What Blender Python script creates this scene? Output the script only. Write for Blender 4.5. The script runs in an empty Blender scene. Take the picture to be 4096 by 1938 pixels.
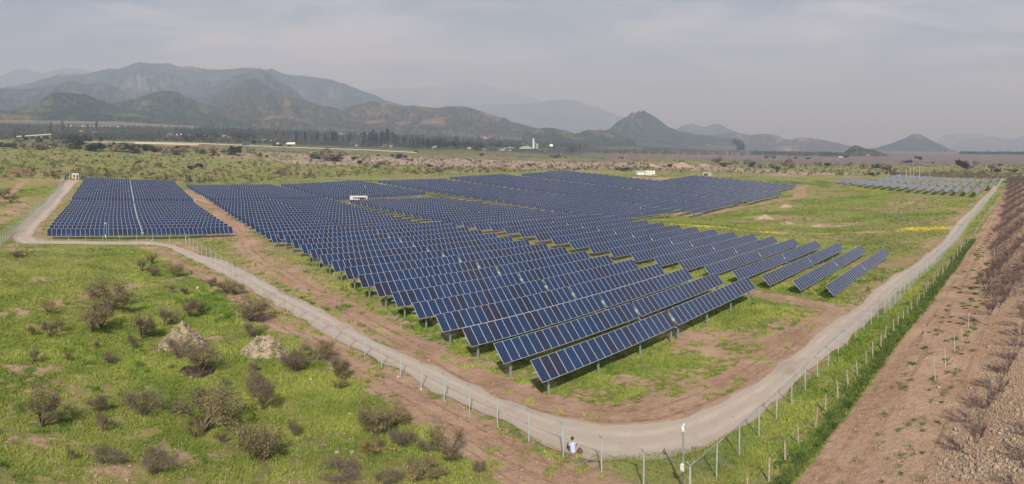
import bpy, math, random
import numpy as np
from mathutils import Vector, Matrix
random.seed(7); RNG = np.random.default_rng(7)
F, PX0, PYH, HC = 2475.0, 162.8, 617.0, 19.3       # panorama: pixels per radian, pixel of the row normal, horizon pixel, eye height
S = bpy.context.scene
COL = S.collection
# ------------------------------------------------------------------ camera
cd = bpy.data.cameras.new('camera'); cam = bpy.data.objects.new('camera', cd); COL.objects.link(cam)
cd.type = 'PANO'
cy = cd.cycles if hasattr(cd, 'cycles') and hasattr(cd.cycles, 'panorama_type') else cd
cy.panorama_type = 'CENTRAL_CYLINDRICAL'
cy.central_cylindrical_range_u_min = -2048 / F; cy.central_cylindrical_range_u_max = 2048 / F
cy.central_cylindrical_range_v_min = -(1938 - PYH) / F; cy.central_cylindrical_range_v_max = PYH / F
cy.central_cylindrical_radius = 1.0
cd.clip_start = 0.1; cd.clip_end = 120000
AC = (2048 - PX0) / F
cam.location = (0, 0, HC); cam.rotation_euler = (math.pi / 2, 0, -AC)
S.camera = cam
# ------------------------------------------------------------------ sky, sun, exposure
SUN_AZ, SUN_EL = math.radians(180 + 44.5), math.radians(37)
W = bpy.data.worlds.new('World'); S.world = W; W.use_nodes = True
nt = W.node_tree; nt.nodes.clear()
def N(t, k, **kw):
    n = t.nodes.new(k)
    for a, b in kw.items(): setattr(n, a, b)
    return n
sky = N(nt, 'ShaderNodeTexSky', sky_type='NISHITA', sun_disc=False, sun_elevation=SUN_EL, sun_rotation=SUN_AZ, dust_density=2.0, air_density=1.0)
tc = N(nt, 'ShaderNodeTexCoord'); mp = N(nt, 'ShaderNodeMapping'); mp.inputs['Scale'].default_value = (1.2, 1.2, 7.0); mp.inputs['Rotation'].default_value = (0.05, 0.03, 0)
nz = N(nt, 'ShaderNodeTexNoise'); nz.inputs['Scale'].default_value = 2.4; nz.inputs['Detail'].default_value = 7; nz.inputs['Roughness'].default_value = .58; nz.inputs['Distortion'].default_value = .35
cr = N(nt, 'ShaderNodeValToRGB'); cr.color_ramp.elements[0].position = .40; cr.color_ramp.elements[1].position = .62
mx = N(nt, 'ShaderNodeMixRGB'); mx.inputs[2].default_value = (10.6, 10.1, 12.4, 1)
bg = N(nt, 'ShaderNodeBackground'); bg.inputs['Strength'].default_value = 0.05
ow = N(nt, 'ShaderNodeOutputWorld')
L = nt.links.new
L(tc.outputs['Generated'], mp.inputs[0]); L(mp.outputs[0], nz.inputs['Vector']); L(nz.outputs[0], cr.inputs[0])
mm = N(nt, 'ShaderNodeMath', operation='MULTIPLY_ADD'); mm.inputs[1].default_value = .80; mm.inputs[2].default_value = .12
L(cr.outputs[0], mm.inputs[0]); L(mm.outputs[0], mx.inputs[0]); L(sky.outputs[0], mx.inputs[1]); L(mx.outputs[0], bg.inputs[0]); L(bg.outputs[0], ow.inputs[0])
sd = bpy.data.lights.new('sun', 'SUN'); sd.energy = 5.0; sd.angle = math.radians(.6); sd.color = (1, .97, .93)
sun = bpy.data.objects.new('sun', sd); COL.objects.link(sun)
dvec = Vector((-math.sin(SUN_AZ) * math.cos(SUN_EL), -math.cos(SUN_AZ) * math.cos(SUN_EL), -math.sin(SUN_EL)))
sun.rotation_euler = dvec.to_track_quat('-Z', 'Y').to_euler()
sun.location = (-40, -40, 60)
S.view_settings.view_transform = 'Standard'; S.view_settings.look = 'None'; S.view_settings.gamma = 1; S.view_settings.use_curve_mapping = False
S.view_settings.exposure = 0.62
S.cycles.use_denoising = True; S.cycles.volume_bounces = 0; S.cycles.max_bounces = 8; S.cycles.transparent_max_bounces = 24
HAZE_DENSITY, HAZE_COLOR = 0.00019, (.50, .66, 1.0, 1)

# ------------------------------------------------------------------ numpy noise
_P = np.random.default_rng(3).random((256, 256))
def vnoise(x, y):
    x = np.asarray(x, float); y = np.asarray(y, float)
    xi = np.floor(x).astype(int); yi = np.floor(y).astype(int); fx = x - xi; fy = y - yi
    fx = fx * fx * (3 - 2 * fx); fy = fy * fy * (3 - 2 * fy)
    g = lambda a, b: _P[a % 256, b % 256]
    return (g(xi, yi) * (1 - fx) + g(xi + 1, yi) * fx) * (1 - fy) + (g(xi, yi + 1) * (1 - fx) + g(xi + 1, yi + 1) * fx) * fy
def fbm(x, y, o=5, g=.5):
    s = 0; a = 1; t = 0
    for i in range(o):
        s = s + a * vnoise(x * 2 ** i + 17.3 * i, y * 2 ** i + 9.1 * i); t += a; a *= g
    return s / t

# ------------------------------------------------------------------ tracker blocks (measured corner knots)
WL, TILT, PITCH = 1.97, 0.8317, 5.276
CT, ST = math.cos(TILT), math.sin(TILT)
def corner(px, py, Y):
    a = (px - PX0) / F; return Y * math.tan(a), HC - (py - PYH) * math.hypot(Y, Y * math.tan(a)) / F
def XZ(px, py, Y): return corner(px, py, Y)
# block: y of the front bottom edge, clearance, knots (k, leftX, leftTopZ, rightX, rightTopZ)
BLK = []
def block(name, y0, knots, n, where, cl=3.08, single=99):
    K = []
    for k in knots:
        Y = y0 + WL * CT + k[0] * PITCH
        X, Z = XZ(k[1], k[2], Y)
        if len(k) > 3: XR, ZR = XZ(k[3], k[4], Y)
        else: XR, ZR = X + 40.4, None
        K.append([k[0], X, Z, XR, ZR if ZR is not None else Z + (k[5] if len(k) > 5 else 0)])
    BLK.append(dict(name=name, y0=y0, K=np.array(K, float), n=n, where=where, cl=cl, single=single))
    return K
block('A', 129.38, [(0, 188, 914.5, 927, 906), (1, 198, 900.8), (5, 230.5, 860), (11, 271.7, 815.2), (13, 282.5, 802), (14, 287, 786.4), (19, 308, 756.5), (29, 339, 710.7, 694.6, 723.4)], 30, 'in the far left block', 2.1, 26)
block('C', 33.05, [(0, 2121.4, 1442.4, 2987.7, 1107.8), (1, 1973.8, 1374.8, 2862.2, 1091), (4, 1648.2, 1213.1), (7, 1430.7, 1100.8), (11, 1238.2, 998.4), (15, 1110, 926.5)], 16, 'in block nearest the road bend', 3.08)
block('B', 33.05, [(16, 1081.5, 941.2), (20, 998.9, 891.7), (25, 920.1, 844.9), (31, 853.7, 801.8), (32, 841.9, 792), (40, 781.3, 759.9), (47, 743.5, 738.9, 1086, 737.4)], 32, 'in block right of long dirt track', 3.08, 40)
block('D', 24.94, [(0, 3301.7, 1143, 3534, 992), (2, 3046.2, 1102.7, 3351.9, 970.8), (6, 2614, 1031), (10, 2274.7, 964.6), (15, 1957.6, 896.4), (16, 1895.7, 895.7), (20, 1718.4, 863.4), (25, 1549.4, 830.8), (31, 1396, 799.4)], 32, 'in the centre block', 2.5)
block('E', 208.4 - 1.32, [(0, 1326.4, 786.9, 1698.4, 764.9), (14, 1123.2, 737.4, 1445, 722)], 15, 'behind the white transformer cabin', 3.08, 0)
block('F', 115.6 - 1.32, [(0, 2411, 866, 2687.6, 832.4), (6, 2171.8, 826.5), (13, 1957.7, 793.6), (19, 1755, 764), (31, 1509.7, 722.2, 1771, 714.7)], 32, 'in field behind the inner camera mast', 3.08, 0)
block('G', 114 - 1.32, [(0, 2761.1, 840.6, 2959.7, 796.2), (31, 1796, 708.5, 2017.7, 696)], 32, 'in the broad rear block', 3.08, 0)
block('H', 112 - 1.32, [(0, 2976.8, 797, 3117.3, 768.3), (31, 2084, 696.4, 2258, 680)], 32, 'in rear block near storage container', 3.08, 0)
block('I', 121 - 1.32, [(0, 3057.7, 758.6, 3178, 736.4), (13, 2642.6, 723, 2787.6, 700.2)], 14, 'in rear block beside parked car', 3.08, 0)
BLK[2]['k0'] = 16
J = []
for k in range(-1, 17):
    Y = 16.7 + k * PITCH
    X = np.interp(k, [-1, 0, 6, 16], [285, 287, 318, 350]); zt_ = np.interp(k, [-1, 0, 6, 16], [2.1, 2.1, 1.7, 3.5])
    for c in range(3):
        if k == -1 and c == 0: continue
        if k > 13 and c > 0: continue
        J.append((c, k, X + 46.5 * c, Y, zt_ + .25 * c))
# ------------------------------------------------------------------ terrain
ctrl = []
for b in BLK:
    for k, X, Z, XR, ZR in b['K']:
        Y = b['y0'] + k * PITCH
        ctrl += [(X, Y, Z - b['cl']), (XR, Y, ZR - b['cl'])]
for c, k, X, Y, Z in J[::5]: ctrl.append((X, Y, Z - 3.0))
ctrl += [(30, 20, 0), (30, 45, 0), (30, 80, 0), (30, 110, .5), (60, 18, 0), (90, 15, -.6), (125, 12, -1), (200, 10, -1.2), (280, 8, -1.2), (60, 30, -.4), (10, 30, 0), (10, 60, .2), (-5, 90, .6), (10, 110, 1.0), (-7, 122, 1.3), (-3.5, 159, 2.2), (0, 189, 3.), (4, 223, 4.), (11, 292, 7.3), (-40, 160, 3.), (-40, 290, 8),
         (30, -20, 0), (-30, 0, 0), (70, 0, -.2), (120, -20, -.8), (300, -40, -1.2), (20, 122, 1.1), (60, 3, 0), (170, 60, -3), (200, 80, -3.2), (150, 40, -2.2), (230, 50, -2.5), (70, 303, 2.6), (150, 310, 2.6), (250, 310, 3.6), (338, 266, 5.5), (356, 232, 5), (384, 193, 3.5), (425, 131, 2.2), (440, 9, -1.2), (0, 360, 9), (100, 380, 4.5)]
ctrl = np.array(ctrl)
TD = np.log(np.array([430, 600, 1000, 1600, 3000, 6000, 12000.]))
TPX = np.array([0, 400, 800, 1600, 2400, 3200, 4096.])
TPY = np.array([[675, 640, 585, 540, 480, 462, 462], [682, 645, 588, 545, 484, 466, 466], [712, 665, 594, 560, 505, 484, 484], [708, 674, 630, 592, 538, 522, 520],
                [697, 677, 652, 622, 582, 570, 568], [713, 690, 664, 642, 614, 604, 602], [727, 700, 668, 646, 620, 608, 605.]])
def zt(X, Y):
    X = np.atleast_1d(np.asarray(X, float)); Y = np.atleast_1d(np.asarray(Y, float)); sh = X.shape; X = X.ravel(); Y = Y.ravel()
    num = np.zeros_like(X); den = np.zeros_like(X)
    for cx, cyy, cz in ctrl:
        w = 1 / ((X - cx) ** 2 + (Y - cyy) ** 2 + 90.) ** 2; num += w * cz; den += w
    zn = num / den
    D = np.maximum(np.hypot(X, Y), 1); px = np.clip(np.arctan2(X, Y) * F + PX0, 0, 4096)
    px = np.where(np.arctan2(X, Y) < -1.9, 4096, px)
    ld = np.clip(np.log(D), TD[0], TD[-1]); i = np.clip(np.searchsorted(TD, ld) - 1, 0, len(TD) - 2); t = (ld - TD[i]) / (TD[i + 1] - TD[i]); t = t * t * (3 - 2 * t)
    j = np.clip(np.searchsorted(TPX, px) - 1, 0, len(TPX) - 2); s = (px - TPX[j]) / (TPX[j + 1] - TPX[j]); s = s * s * (3 - 2 * s)
    py = (TPY[j, i] * (1 - t) + TPY[j, i + 1] * t) * (1 - s) + (TPY[j + 1, i] * (1 - t) + TPY[j + 1, i + 1] * t) * s
    zf = HC - (py - PYH) * D / F
    m = np.clip((D - 330) / 110, 0, 1); m = m * m * (3 - 2 * m)
    z = zn * (1 - m) + zf * m
    z = z + (fbm(X / 60, Y / 60, 2) - .5) * 5.5 * np.clip((D - 460) / 300, 0, 1) * np.clip(1 - (D - 900) / 900, 0.15, 1)
    return z.reshape(sh)
def z1(x, y): return float(zt([x], [y])[0])
def G(px, py, h=0):
    """ground point that the photograph's pixel shows"""
    a = (px - PX0) / F; z = 0.; D = 50
    if py <= PYH + 1 or True:
        Ds = np.exp(np.linspace(math.log(25), math.log(9000), 900)); zz = zt(Ds * math.sin(a), Ds * math.cos(a)); pp = PYH + F * (HC - zz - h) / Ds
        idx = np.where(pp <= py)[0]
        D = Ds[idx[0]] if len(idx) else 9000.
        if len(idx) and idx[0] > 0:
            i = idx[0]; t = (pp[i - 1] - py) / max(1e-6, pp[i - 1] - pp[i]); D = Ds[i - 1] + t * (Ds[i] - Ds[i - 1])
    x, y = D * math.sin(a), D * math.cos(a)
    return x, y, z1(x, y) + h
def PXY(x, y, z): D = math.hypot(x, y); return PX0 + F * math.atan2(x, y), PYH + F * (HC - z) / D

# ------------------------------------------------------------------ materials
def mat(name, col, rough=.8, metal=0., var=.0, scale=4., bump=0., spec=.5, col2=None, coord='Object', rnd=0.):
    m = bpy.data.materials.new(name); m.use_nodes = True; t = m.node_tree; b = t.nodes['Principled BSDF']
    b.inputs['Roughness'].default_value = rough; b.inputs['Metallic'].default_value = metal; b.inputs['Specular IOR Level'].default_value = spec
    c = tuple(col) + (1,); b.inputs['Base Color'].default_value = c
    if var or col2 or bump or rnd:
        tc = N(t, 'ShaderNodeTexCoord'); n = N(t, 'ShaderNodeTexNoise'); n.inputs['Scale'].default_value = scale; n.inputs['Detail'].default_value = 6
        t.links.new(tc.outputs[coord], n.inputs['Vector'])
        mx = N(t, 'ShaderNodeMixRGB'); r = N(t, 'ShaderNodeMapRange'); r.inputs[1].default_value = .38; r.inputs[2].default_value = .62
        t.links.new(n.outputs[0], r.inputs[0]); t.links.new(r.outputs[0], mx.inputs[0])
        c2 = tuple(col2) + (1,) if col2 else tuple(v * (1 - var) for v in col) + (1,)
        mx.inputs[1].default_value = c2; mx.inputs[2].default_value = c if col2 else tuple(min(1, v * (1 + var)) for v in col) + (1,)
        out = mx.outputs[0]
        if rnd:
            oi = N(t, 'ShaderNodeObjectInfo'); hs = N(t, 'ShaderNodeHueSaturation'); mr = N(t, 'ShaderNodeMapRange'); mr.inputs[3].default_value = 1 - rnd; mr.inputs[4].default_value = 1 + rnd
            t.links.new(oi.outputs['Random'], mr.inputs[0]); t.links.new(mr.outputs[0], hs.inputs['Value']); t.links.new(out, hs.inputs['Color'])
            mr2 = N(t, 'ShaderNodeMapRange'); mr2.inputs[3].default_value = .5 + .06 * rnd; mr2.inputs[4].default_value = .5 - .06 * rnd; t.links.new(oi.outputs['Random'], mr2.inputs[0]); t.links.new(mr2.outputs[0], hs.inputs['Hue'])
            out = hs.outputs[0]
        t.links.new(out, b.inputs['Base Color'])
        if bump:
            bp = N(t, 'ShaderNodeBump'); bp.inputs['Strength'].default_value = bump; t.links.new(n.outputs[0], bp.inputs['Height']); t.links.new(bp.outputs[0], b.inputs['Normal'])
    return m
M = {}
M['frame'] = mat('aluminium_frame', (.62, .63, .66), .35, .55)
M['galv'] = mat('galvanised_steel', (.36, .40, .42), .5, .5, .12, 6)
M['galvd'] = mat('dull_galvanised_steel', (.44, .54, .54), .55, .35, .12, 3)
M['white'] = mat('white_paint', (.78, .78, .76), .5, 0, .05, 2)
M['cream'] = mat('cream_plaster', (.6, .52, .4), .8, 0, .15, 1, rnd=.25)
M['offwhite'] = mat('weathered_white_steel', (.62, .63, .6), .55, .1, .1, 3)
M['dark'] = mat('dark_rubber', (.03, .03, .035), .6)
M['glassd'] = mat('dark_window_glass', (.04, .05, .06), .1)
M['roofr'] = mat('red_tile_roof', (.42, .15, .1), .8, 0, .2, 3, rnd=.2)
M['roofg'] = mat('grey_sheet_roof', (.5, .52, .55), .45, .4, .1, 3)
M['concrete'] = mat('concrete', (.5, .47, .42), .85, 0, .12, .7)
M['wood'] = mat('weathered_wood', (.36, .30, .24), .9, 0, .3, 9, .4)
M['bark'] = mat('thorn_tree_bark', (.14, .11, .08), .9, 0, .3, 8, .3)
M['barkg'] = mat('pale_orchard_bark', (.30, .26, .225), .9, 0, .35, 6, .3)
M['twig'] = mat('purplish_orchard_twigs', (.15, .108, .096), .9, 0, .25, 3)
M['stake'] = mat('limewashed_wood', (.50, .45, .39), .9, 0, .12, 9)
M['leafo'] = mat('olive_thorn_foliage', (.215, .195, .07), .85, 0, .45, 1.6, rnd=.25)
M['leafy'] = mat('yellowish_thorn_foliage', (.25, .20, .055), .85, 0, .45, 1.6, rnd=.2)
M['leafg'] = mat('grey_twiggy_foliage', (.235, .205, .135), .9, 0, .35, 1.6, rnd=.2)
M['leafd'] = mat('dark_tree_foliage', (.040, .052, .024), .85, 0, .45, .5, rnd=.35)
M['leafm'] = mat('mid_green_foliage', (.065, .085, .032), .85, 0, .4, .5, rnd=.3)
M['leafp'] = mat('bare_poplar_twigs', (.17, .13, .105), .9, 0, .3, .5)
M['weed'] = mat('dark_green_weeds', (.05, .085, .02), .85, 0, .4, 1.5, rnd=.2)
M['rock'] = mat('pale_field_stone', (.33, .255, .20), .9, 0, .3, 3, .5, rnd=.3)
M['rockd'] = mat('grey_rubble_stone', (.30, .255, .205), .9, 0, .35, 3, .5)
M['skin'] = mat('skin', (.35, .19, .13), .6); M['shirt'] = mat('pale_blue_shirt', (.42, .50, .68), .85, 0, .1, 8, .2)
M['hair'] = mat('dark_hair', (.02, .014, .012), .7); M['trouser'] = mat('dark_trousers', (.05, .05, .07), .85); M['bag'] = mat('maroon_checked_cloth', (.13, .04, .055), .9, 0, .4, 9)
M['blue'] = mat('blue_coach_paint', (.03, .07, .3), .35); M['silver'] = mat('silver_car_paint', (.5, .52, .55), .3, .6)
M['redbox'] = mat('red_paint', (.5, .05, .03), .5)

def cellmat():
    m = bpy.data.materials.new('solar_cells'); m.use_nodes = True; t = m.node_tree; b = t.nodes['Principled BSDF']; l = t.links.new
    uv = N(t, 'ShaderNodeUVMap'); sp = N(t, 'ShaderNodeSeparateXYZ'); l(uv.outputs[0], sp.inputs[0])
    def lines(out, n, w):
        a = N(t, 'ShaderNodeMath', operation='MULTIPLY'); a.inputs[1].default_value = n; l(out, a.inputs[0])
        f = N(t, 'ShaderNodeMath', operation='FRACT'); l(a.outputs[0], f.inputs[0])
        g = N(t, 'ShaderNodeMath', operation='LESS_THAN'); g.inputs[1].default_value = w; l(f.outputs[0], g.inputs[0]); return g.outputs[0]
    lx = lines(sp.outputs[0], 6, .05); ly = lines(sp.outputs[1], 12, .05)
    mxm = N(t, 'ShaderNodeMath', operation='MAXIMUM'); l(lx, mxm.inputs[0]); l(ly, mxm.inputs[1])
    # each module its own tint: object random + module number stored in the second uv
    oi = N(t, 'ShaderNodeObjectInfo'); at = N(t, 'ShaderNodeAttribute'); at.attribute_name = 'tint'; ad = N(t, 'ShaderNodeMath', operation='ADD'); l(oi.outputs['Random'], ad.inputs[0]); l(at.outputs['Fac'], ad.inputs[1])
    wn = N(t, 'ShaderNodeTexWhiteNoise', noise_dimensions='1D'); l(ad.outputs[0], wn.inputs['W'])
    rp = N(t, 'ShaderNodeValToRGB'); e = rp.color_ramp.elements
    e[0].position = 0; e[0].color = (.004, .014, .044, 1); e[1].position = 1; e[1].color = (.003, .026, .092, 1)
    for p, c in ((.12, (.010, .010, .030, 1)), (.45, (.003, .020, .070, 1)), (.93, (.003, .022, .078, 1))): q = e.new(p); q.color = c
    l(wn.outputs['Value'], rp.inputs[0])
    mx = N(t, 'ShaderNodeMixRGB'); mx.inputs[2].default_value = (.07, .10, .18, 1); l(mxm.outputs[0], mx.inputs[0]); l(rp.outputs[0], mx.inputs[1]); l(mx.outputs[0], b.inputs['Base Color'])
    b.inputs['Roughness'].default_value = .4; b.inputs['Specular IOR Level'].default_value = .2; b.inputs['Coat Weight'].default_value = .7; b.inputs['Coat Roughness'].default_value = .1
    return m
M['cell'] = cellmat(); M['cell2'] = cellmat(); M['cell2'].name = 'cells_painted_sky_sheen'  # far right array: grazing sky reflection painted grey into the cell colour
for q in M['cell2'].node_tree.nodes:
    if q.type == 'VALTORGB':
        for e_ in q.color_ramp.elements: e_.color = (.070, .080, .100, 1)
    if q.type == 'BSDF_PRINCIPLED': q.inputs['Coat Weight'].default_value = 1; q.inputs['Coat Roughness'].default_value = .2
def meshfence():
    m = bpy.data.materials.new('chain_link_wire'); m.use_nodes = True; t = m.node_tree; b = t.nodes['Principled BSDF']; l = t.links.new
    b.inputs['Base Color'].default_value = (.33, .42, .42, 1); b.inputs['Roughness'].default_value = .5; b.inputs['Metallic'].default_value = .3
    uv = N(t, 'ShaderNodeUVMap'); sp = N(t, 'ShaderNodeSeparateXYZ'); l(uv.outputs[0], sp.inputs[0]); outs = []
    for sgn in ('ADD', 'SUBTRACT'):
        a = N(t, 'ShaderNodeMath', operation=sgn); l(sp.outputs[0], a.inputs[0]); l(sp.outputs[1], a.inputs[1])
        c = N(t, 'ShaderNodeMath', operation='MULTIPLY'); c.inputs[1].default_value = 14; l(a.outputs[0], c.inputs[0])
        f = N(t, 'ShaderNodeMath', operation='FRACT'); l(c.outputs[0], f.inputs[0])
        g = N(t, 'ShaderNodeMath', operation='LESS_THAN'); g.inputs[1].default_value = .024; l(f.outputs[0], g.inputs[0]); outs.append(g.outputs[0])
    mxm = N(t, 'ShaderNodeMath', operation='MAXIMUM'); l(outs[0], mxm.inputs[0]); l(outs[1], mxm.inputs[1]); l(mxm.outputs[0], b.inputs['Alpha'])
    return m
M['mesh'] = meshfence(); M['mesh2'] = meshfence(); [setattr(n.inputs[1], 'default_value', .16) for n in M['mesh2'].node_tree.nodes if n.type == 'MATH' and n.operation == 'LESS_THAN']; M['mesh2'].node_tree.nodes['Principled BSDF'].inputs['Base Color'].default_value = (.6, .66, .65, 1)

# ------------------------------------------------------------------ mesh helpers
class MB:
    def __init__(s): s.v = []; s.f = []; s.m = []
    def add(s, vs, fs, mi=0):
        o = len(s.v); s.v += [tuple(v) for v in vs]; s.f += [tuple(i + o for i in f) for f in fs]; s.m += [mi] * len(fs)
    def box(s, x0, x1, y0, y1, z0, z1, mi=0):
        s.add([(x0, y0, z0), (x1, y0, z0), (x1, y1, z0), (x0, y1, z0), (x0, y0, z1), (x1, y0, z1), (x1, y1, z1), (x0, y1, z1)],
              [(0, 3, 2, 1), (4, 5, 6, 7), (0, 1, 5, 4), (1, 2, 6, 5), (2, 3, 7, 6), (3, 0, 4, 7)], mi)
    def tube(s, pts, rads, n=5, mi=0, cap=True):
        pts = [Vector(p) for p in pts]; o = len(s.v); k = len(pts)
        if not hasattr(rads, '__len__'): rads = [rads] * k
        for i, p in enumerate(pts):
            d = (pts[min(i + 1, k - 1)] - pts[max(i - 1, 0)])
            if d.length < 1e-9: d = Vector((0, 0, 1))
            d.normalize(); u = d.orthogonal().normalized() if abs(d.z) < .95 else Vector((1, 0, 0)); u = (u - d * u.dot(d)).normalized(); w = d.cross(u)
            for j in range(n):
                an = 2 * math.pi * j / n; s.v.append(tuple(p + (u * math.cos(an) + w * math.sin(an)) * rads[i]))
        for i in range(k - 1):
            for j in range(n):
                a = o + i * n + j; b = o + i * n + (j + 1) % n; s.f.append((a, b, b + n, a + n)); s.m.append(mi)
        if cap: s.f.append(tuple(o + (k - 1) * n + j for j in range(n))); s.m.append(mi)
    def prism(s, poly, y0, y1, mi=0):      # poly in xz
        n = len(poly); vs = [(x, y0, z) for x, z in poly] + [(x, y1, z) for x, z in poly]
        s.add(vs, [tuple(range(n - 1, -1, -1))[::-1], tuple(range(2 * n - 1, n - 1, -1))] + [(i, i + n, (i + 1) % n + n, (i + 1) % n) for i in range(n)], mi)
    def mesh(s, name, mats, smooth=False):
        me = bpy.data.meshes.new(name); me.from_pydata(s.v, [], s.f)
        for m in mats: me.materials.append(m)
        if len(mats) > 1: me.polygons.foreach_set('material_index', s.m)
        if smooth: me.polygons.foreach_set('use_smooth', [True] * len(s.f))
        me.update(); return me
def link(name, data, parent=None, loc=None, rot=None, scl=None):
    o = bpy.data.objects.new(name, data); COL.objects.link(o)
    if parent: o.parent = parent
    if loc is not None: o.location = loc
    if rot is not None: o.rotation_euler = rot
    if scl is not None: o.scale = scl if hasattr(scl, '__len__') else (scl,) * 3
    return o
def tag(o, label, cat, group=None):
    o['label'] = label; o['category'] = cat
    if group: o['group'] = group
    return o
def struct(o, kind='structure'): o['kind'] = kind; return o
def build(name, mb, mats, parent=None, **k): return link(name, mb.mesh(name, mats, k.pop('smooth', False)), parent, **k)
ORD = ['first', 'second', 'third', 'fourth', 'fifth', 'sixth', 'seventh', 'eighth', 'ninth', 'tenth', 'eleventh', 'twelfth', 'thirteenth', 'fourteenth', 'fifteenth', 'sixteenth', 'seventeenth', 'eighteenth', 'nineteenth']
def od(i):
    if i < 19: return ORD[i]
    i += 1; return f"{i}{ {1:'st',2:'nd',3:'rd'}.get(i % 10, 'th') if i % 100 not in (11,12,13) else 'th'}"
def npmesh(name, V, Fc, mats, smooth=False, attrs=None):
    V = np.asarray(V, np.float32); Fc = np.asarray(Fc, np.int32); me = bpy.data.meshes.new(name); k = Fc.shape[1]
    me.vertices.add(len(V)); me.vertices.foreach_set('co', V.ravel()); me.loops.add(Fc.size); me.loops.foreach_set('vertex_index', Fc.ravel())
    me.polygons.add(len(Fc)); me.polygons.foreach_set('loop_start', np.arange(0, Fc.size, k, dtype=np.int32)); me.polygons.foreach_set('loop_total', np.full(len(Fc), k, np.int32))
    if smooth: me.polygons.foreach_set('use_smooth', np.ones(len(Fc), bool))
    for m in mats: me.materials.append(m)
    for a, val in (attrs or {}).items():
        at = me.attributes.new(a, 'FLOAT', 'POINT'); at.data.foreach_set('value', np.asarray(val, np.float32))
    me.update(calc_edges=True); me.validate(); return me

# ------------------------------------------------------------------ line features, as ground polylines
def gl(*pts): return np.array([G(*p)[:2] for p in pts])
def pdist(X, Y, L):
    d = np.full(X.shape, 1e9)
    for (x0, y0), (x1, y1) in zip(L[:-1], L[1:]):
        dx, dy = x1 - x0, y1 - y0; t = np.clip(((X - x0) * dx + (Y - y0) * dy) / max(1e-9, dx * dx + dy * dy), 0, 1)
        d = np.minimum(d, np.hypot(X - x0 - t * dx, Y - y0 - t * dy))
    return d
def z5(x, y): return (x / 2.4385, 600 + y / 2.4385)
road_in = gl(z5(790, 300), z5(690, 390), z5(600, 500), z5(480, 640), z5(345, 790), z5(315, 850), z5(420, 888), z5(900, 895), z5(1400, 893), z5(1560, 905), z5(1700, 930), z5(1850, 985), z5(2000, 1045), (894, 1041), (950, 1074), (1024, 1107), (1145, 1176), (1320, 1256), (1471, 1350), (1656, 1438), (1767, 1479), (1882, 1536), (2000, 1594), (2119, 1633), (2238, 1669), (2350, 1695), (2477, 1703), (2596, 1697), (2715, 1677), (2835, 1629), (2954, 1570), (3024, 1538), (3110, 1462), (3202, 1400), (3295, 1312), (3408, 1243), (3492, 1169), (3590, 1095), (3689, 1031), (3763, 977), (3812, 908), (3861, 859), (3910, 810), (3958, 768), (3975, 742))
road_out = gl(z5(640, 300), z5(560, 400), z5(450, 510), z5(300, 640), z5(150, 790), z5(110, 860), z5(170, 918), z5(900, 928), z5(1400, 925), z5(1500, 930), z5(1620, 955), z5(1750, 1010), z5(1880, 1075), (791, 1052), (880, 1094), (964, 1137), (1080, 1210), (1240, 1300), (1400, 1388), (1520, 1448), (1615, 1495), (1697, 1543), (1787, 1601), (1902, 1646), (2024, 1692), (2159, 1765), (2258, 1808), (2350, 1836), (2537, 1852), (2650, 1834), (2760, 1815), (2835, 1790), (2914, 1745), (3000, 1690), (3079, 1632), (3150, 1570), (3220, 1505), (3305, 1440), (3379, 1380), (3443, 1320), (3546, 1215), (3650, 1125), (3709, 1075), (3787, 1000), (3850, 925), (3886, 872), (3920, 828), (3960, 785), (3992, 745))
def resample(L, n):
    d = np.concatenate([[0], np.cumsum(np.hypot(*np.diff(L, axis=0).T))]); u = np.linspace(0, d[-1], n)
    return np.stack([np.interp(u, d, L[:, 0]), np.interp(u, d, L[:, 1])], 1)
def smooth(L, n, it=2):
    R = resample(L, n)
    for _ in range(it): R[1:-1] = (R[:-2] + 2 * R[1:-1] + R[2:]) / 4
    return R
track1 = gl((745, 762), (800, 800), (850, 835), (905, 880), (950, 925), (985, 965), (1000, 1010), (1040, 1045), (1145, 1097), (1280, 1180), (1430, 1265), (1590, 1355), (1750, 1440), (1910, 1525), (2080, 1600), (2260, 1645), (2440, 1670), (2620, 1660), (2800, 1600), (2950, 1520), (3100, 1420), (3200, 1340), (3290, 1280), (3330, 1240))
track2 = gl((3330, 1245), (3230, 1215), (3120, 1195), (3010, 1175), (2990, 1170))
track3 = gl((2640, 845), (2720, 858), (2800, 860), (2900, 843), (3020, 815), (3100, 805), (3180, 795), (3205, 775), (3190, 750), (3225, 745))
track4 = gl((3560, 810), (3660, 815), (3720, 820), (3800, 835), (3870, 855))
outer1 = gl((650, 1010), (760, 1075), (870, 1130), (960, 1190), (1050, 1260), (1200, 1340), (1400, 1440), (1600, 1560), (1780, 1660), (1960, 1760), (2150, 1870), (2300, 1935))
outer2 = gl((940, 1180), (1000, 1235), (1090, 1300), (1260, 1395), (1430, 1490), (1560, 1580), (1690, 1670), (1850, 1770), (2000, 1860), (2120, 1935))
fieldpath = gl((20, 1260), (180, 1230), (400, 1170), (560, 1140), (760, 1110), (850, 1090))
farroad = gl((0, 715), (120, 718), (260, 722), (300, 722))

# ------------------------------------------------------------------ ground sheet
az = np.concatenate([np.arange(-5, 96.01, .5), np.arange(99, 355, 4.)])
az = np.radians(az); R = np.concatenate([[0.5, 4, 8, 12, 16], 20 * 1.0165 ** np.arange(0, 440)]); R = R[R < 26000]
A_, R_ = np.meshgrid(az, R, indexing='ij'); GX = R_ * np.sin(A_); GY = R_ * np.cos(A_); GZ = zt(GX, GY)
GZ = GZ + (fbm(GX / 5, GY / 5, 3) - .5) * .0
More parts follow.
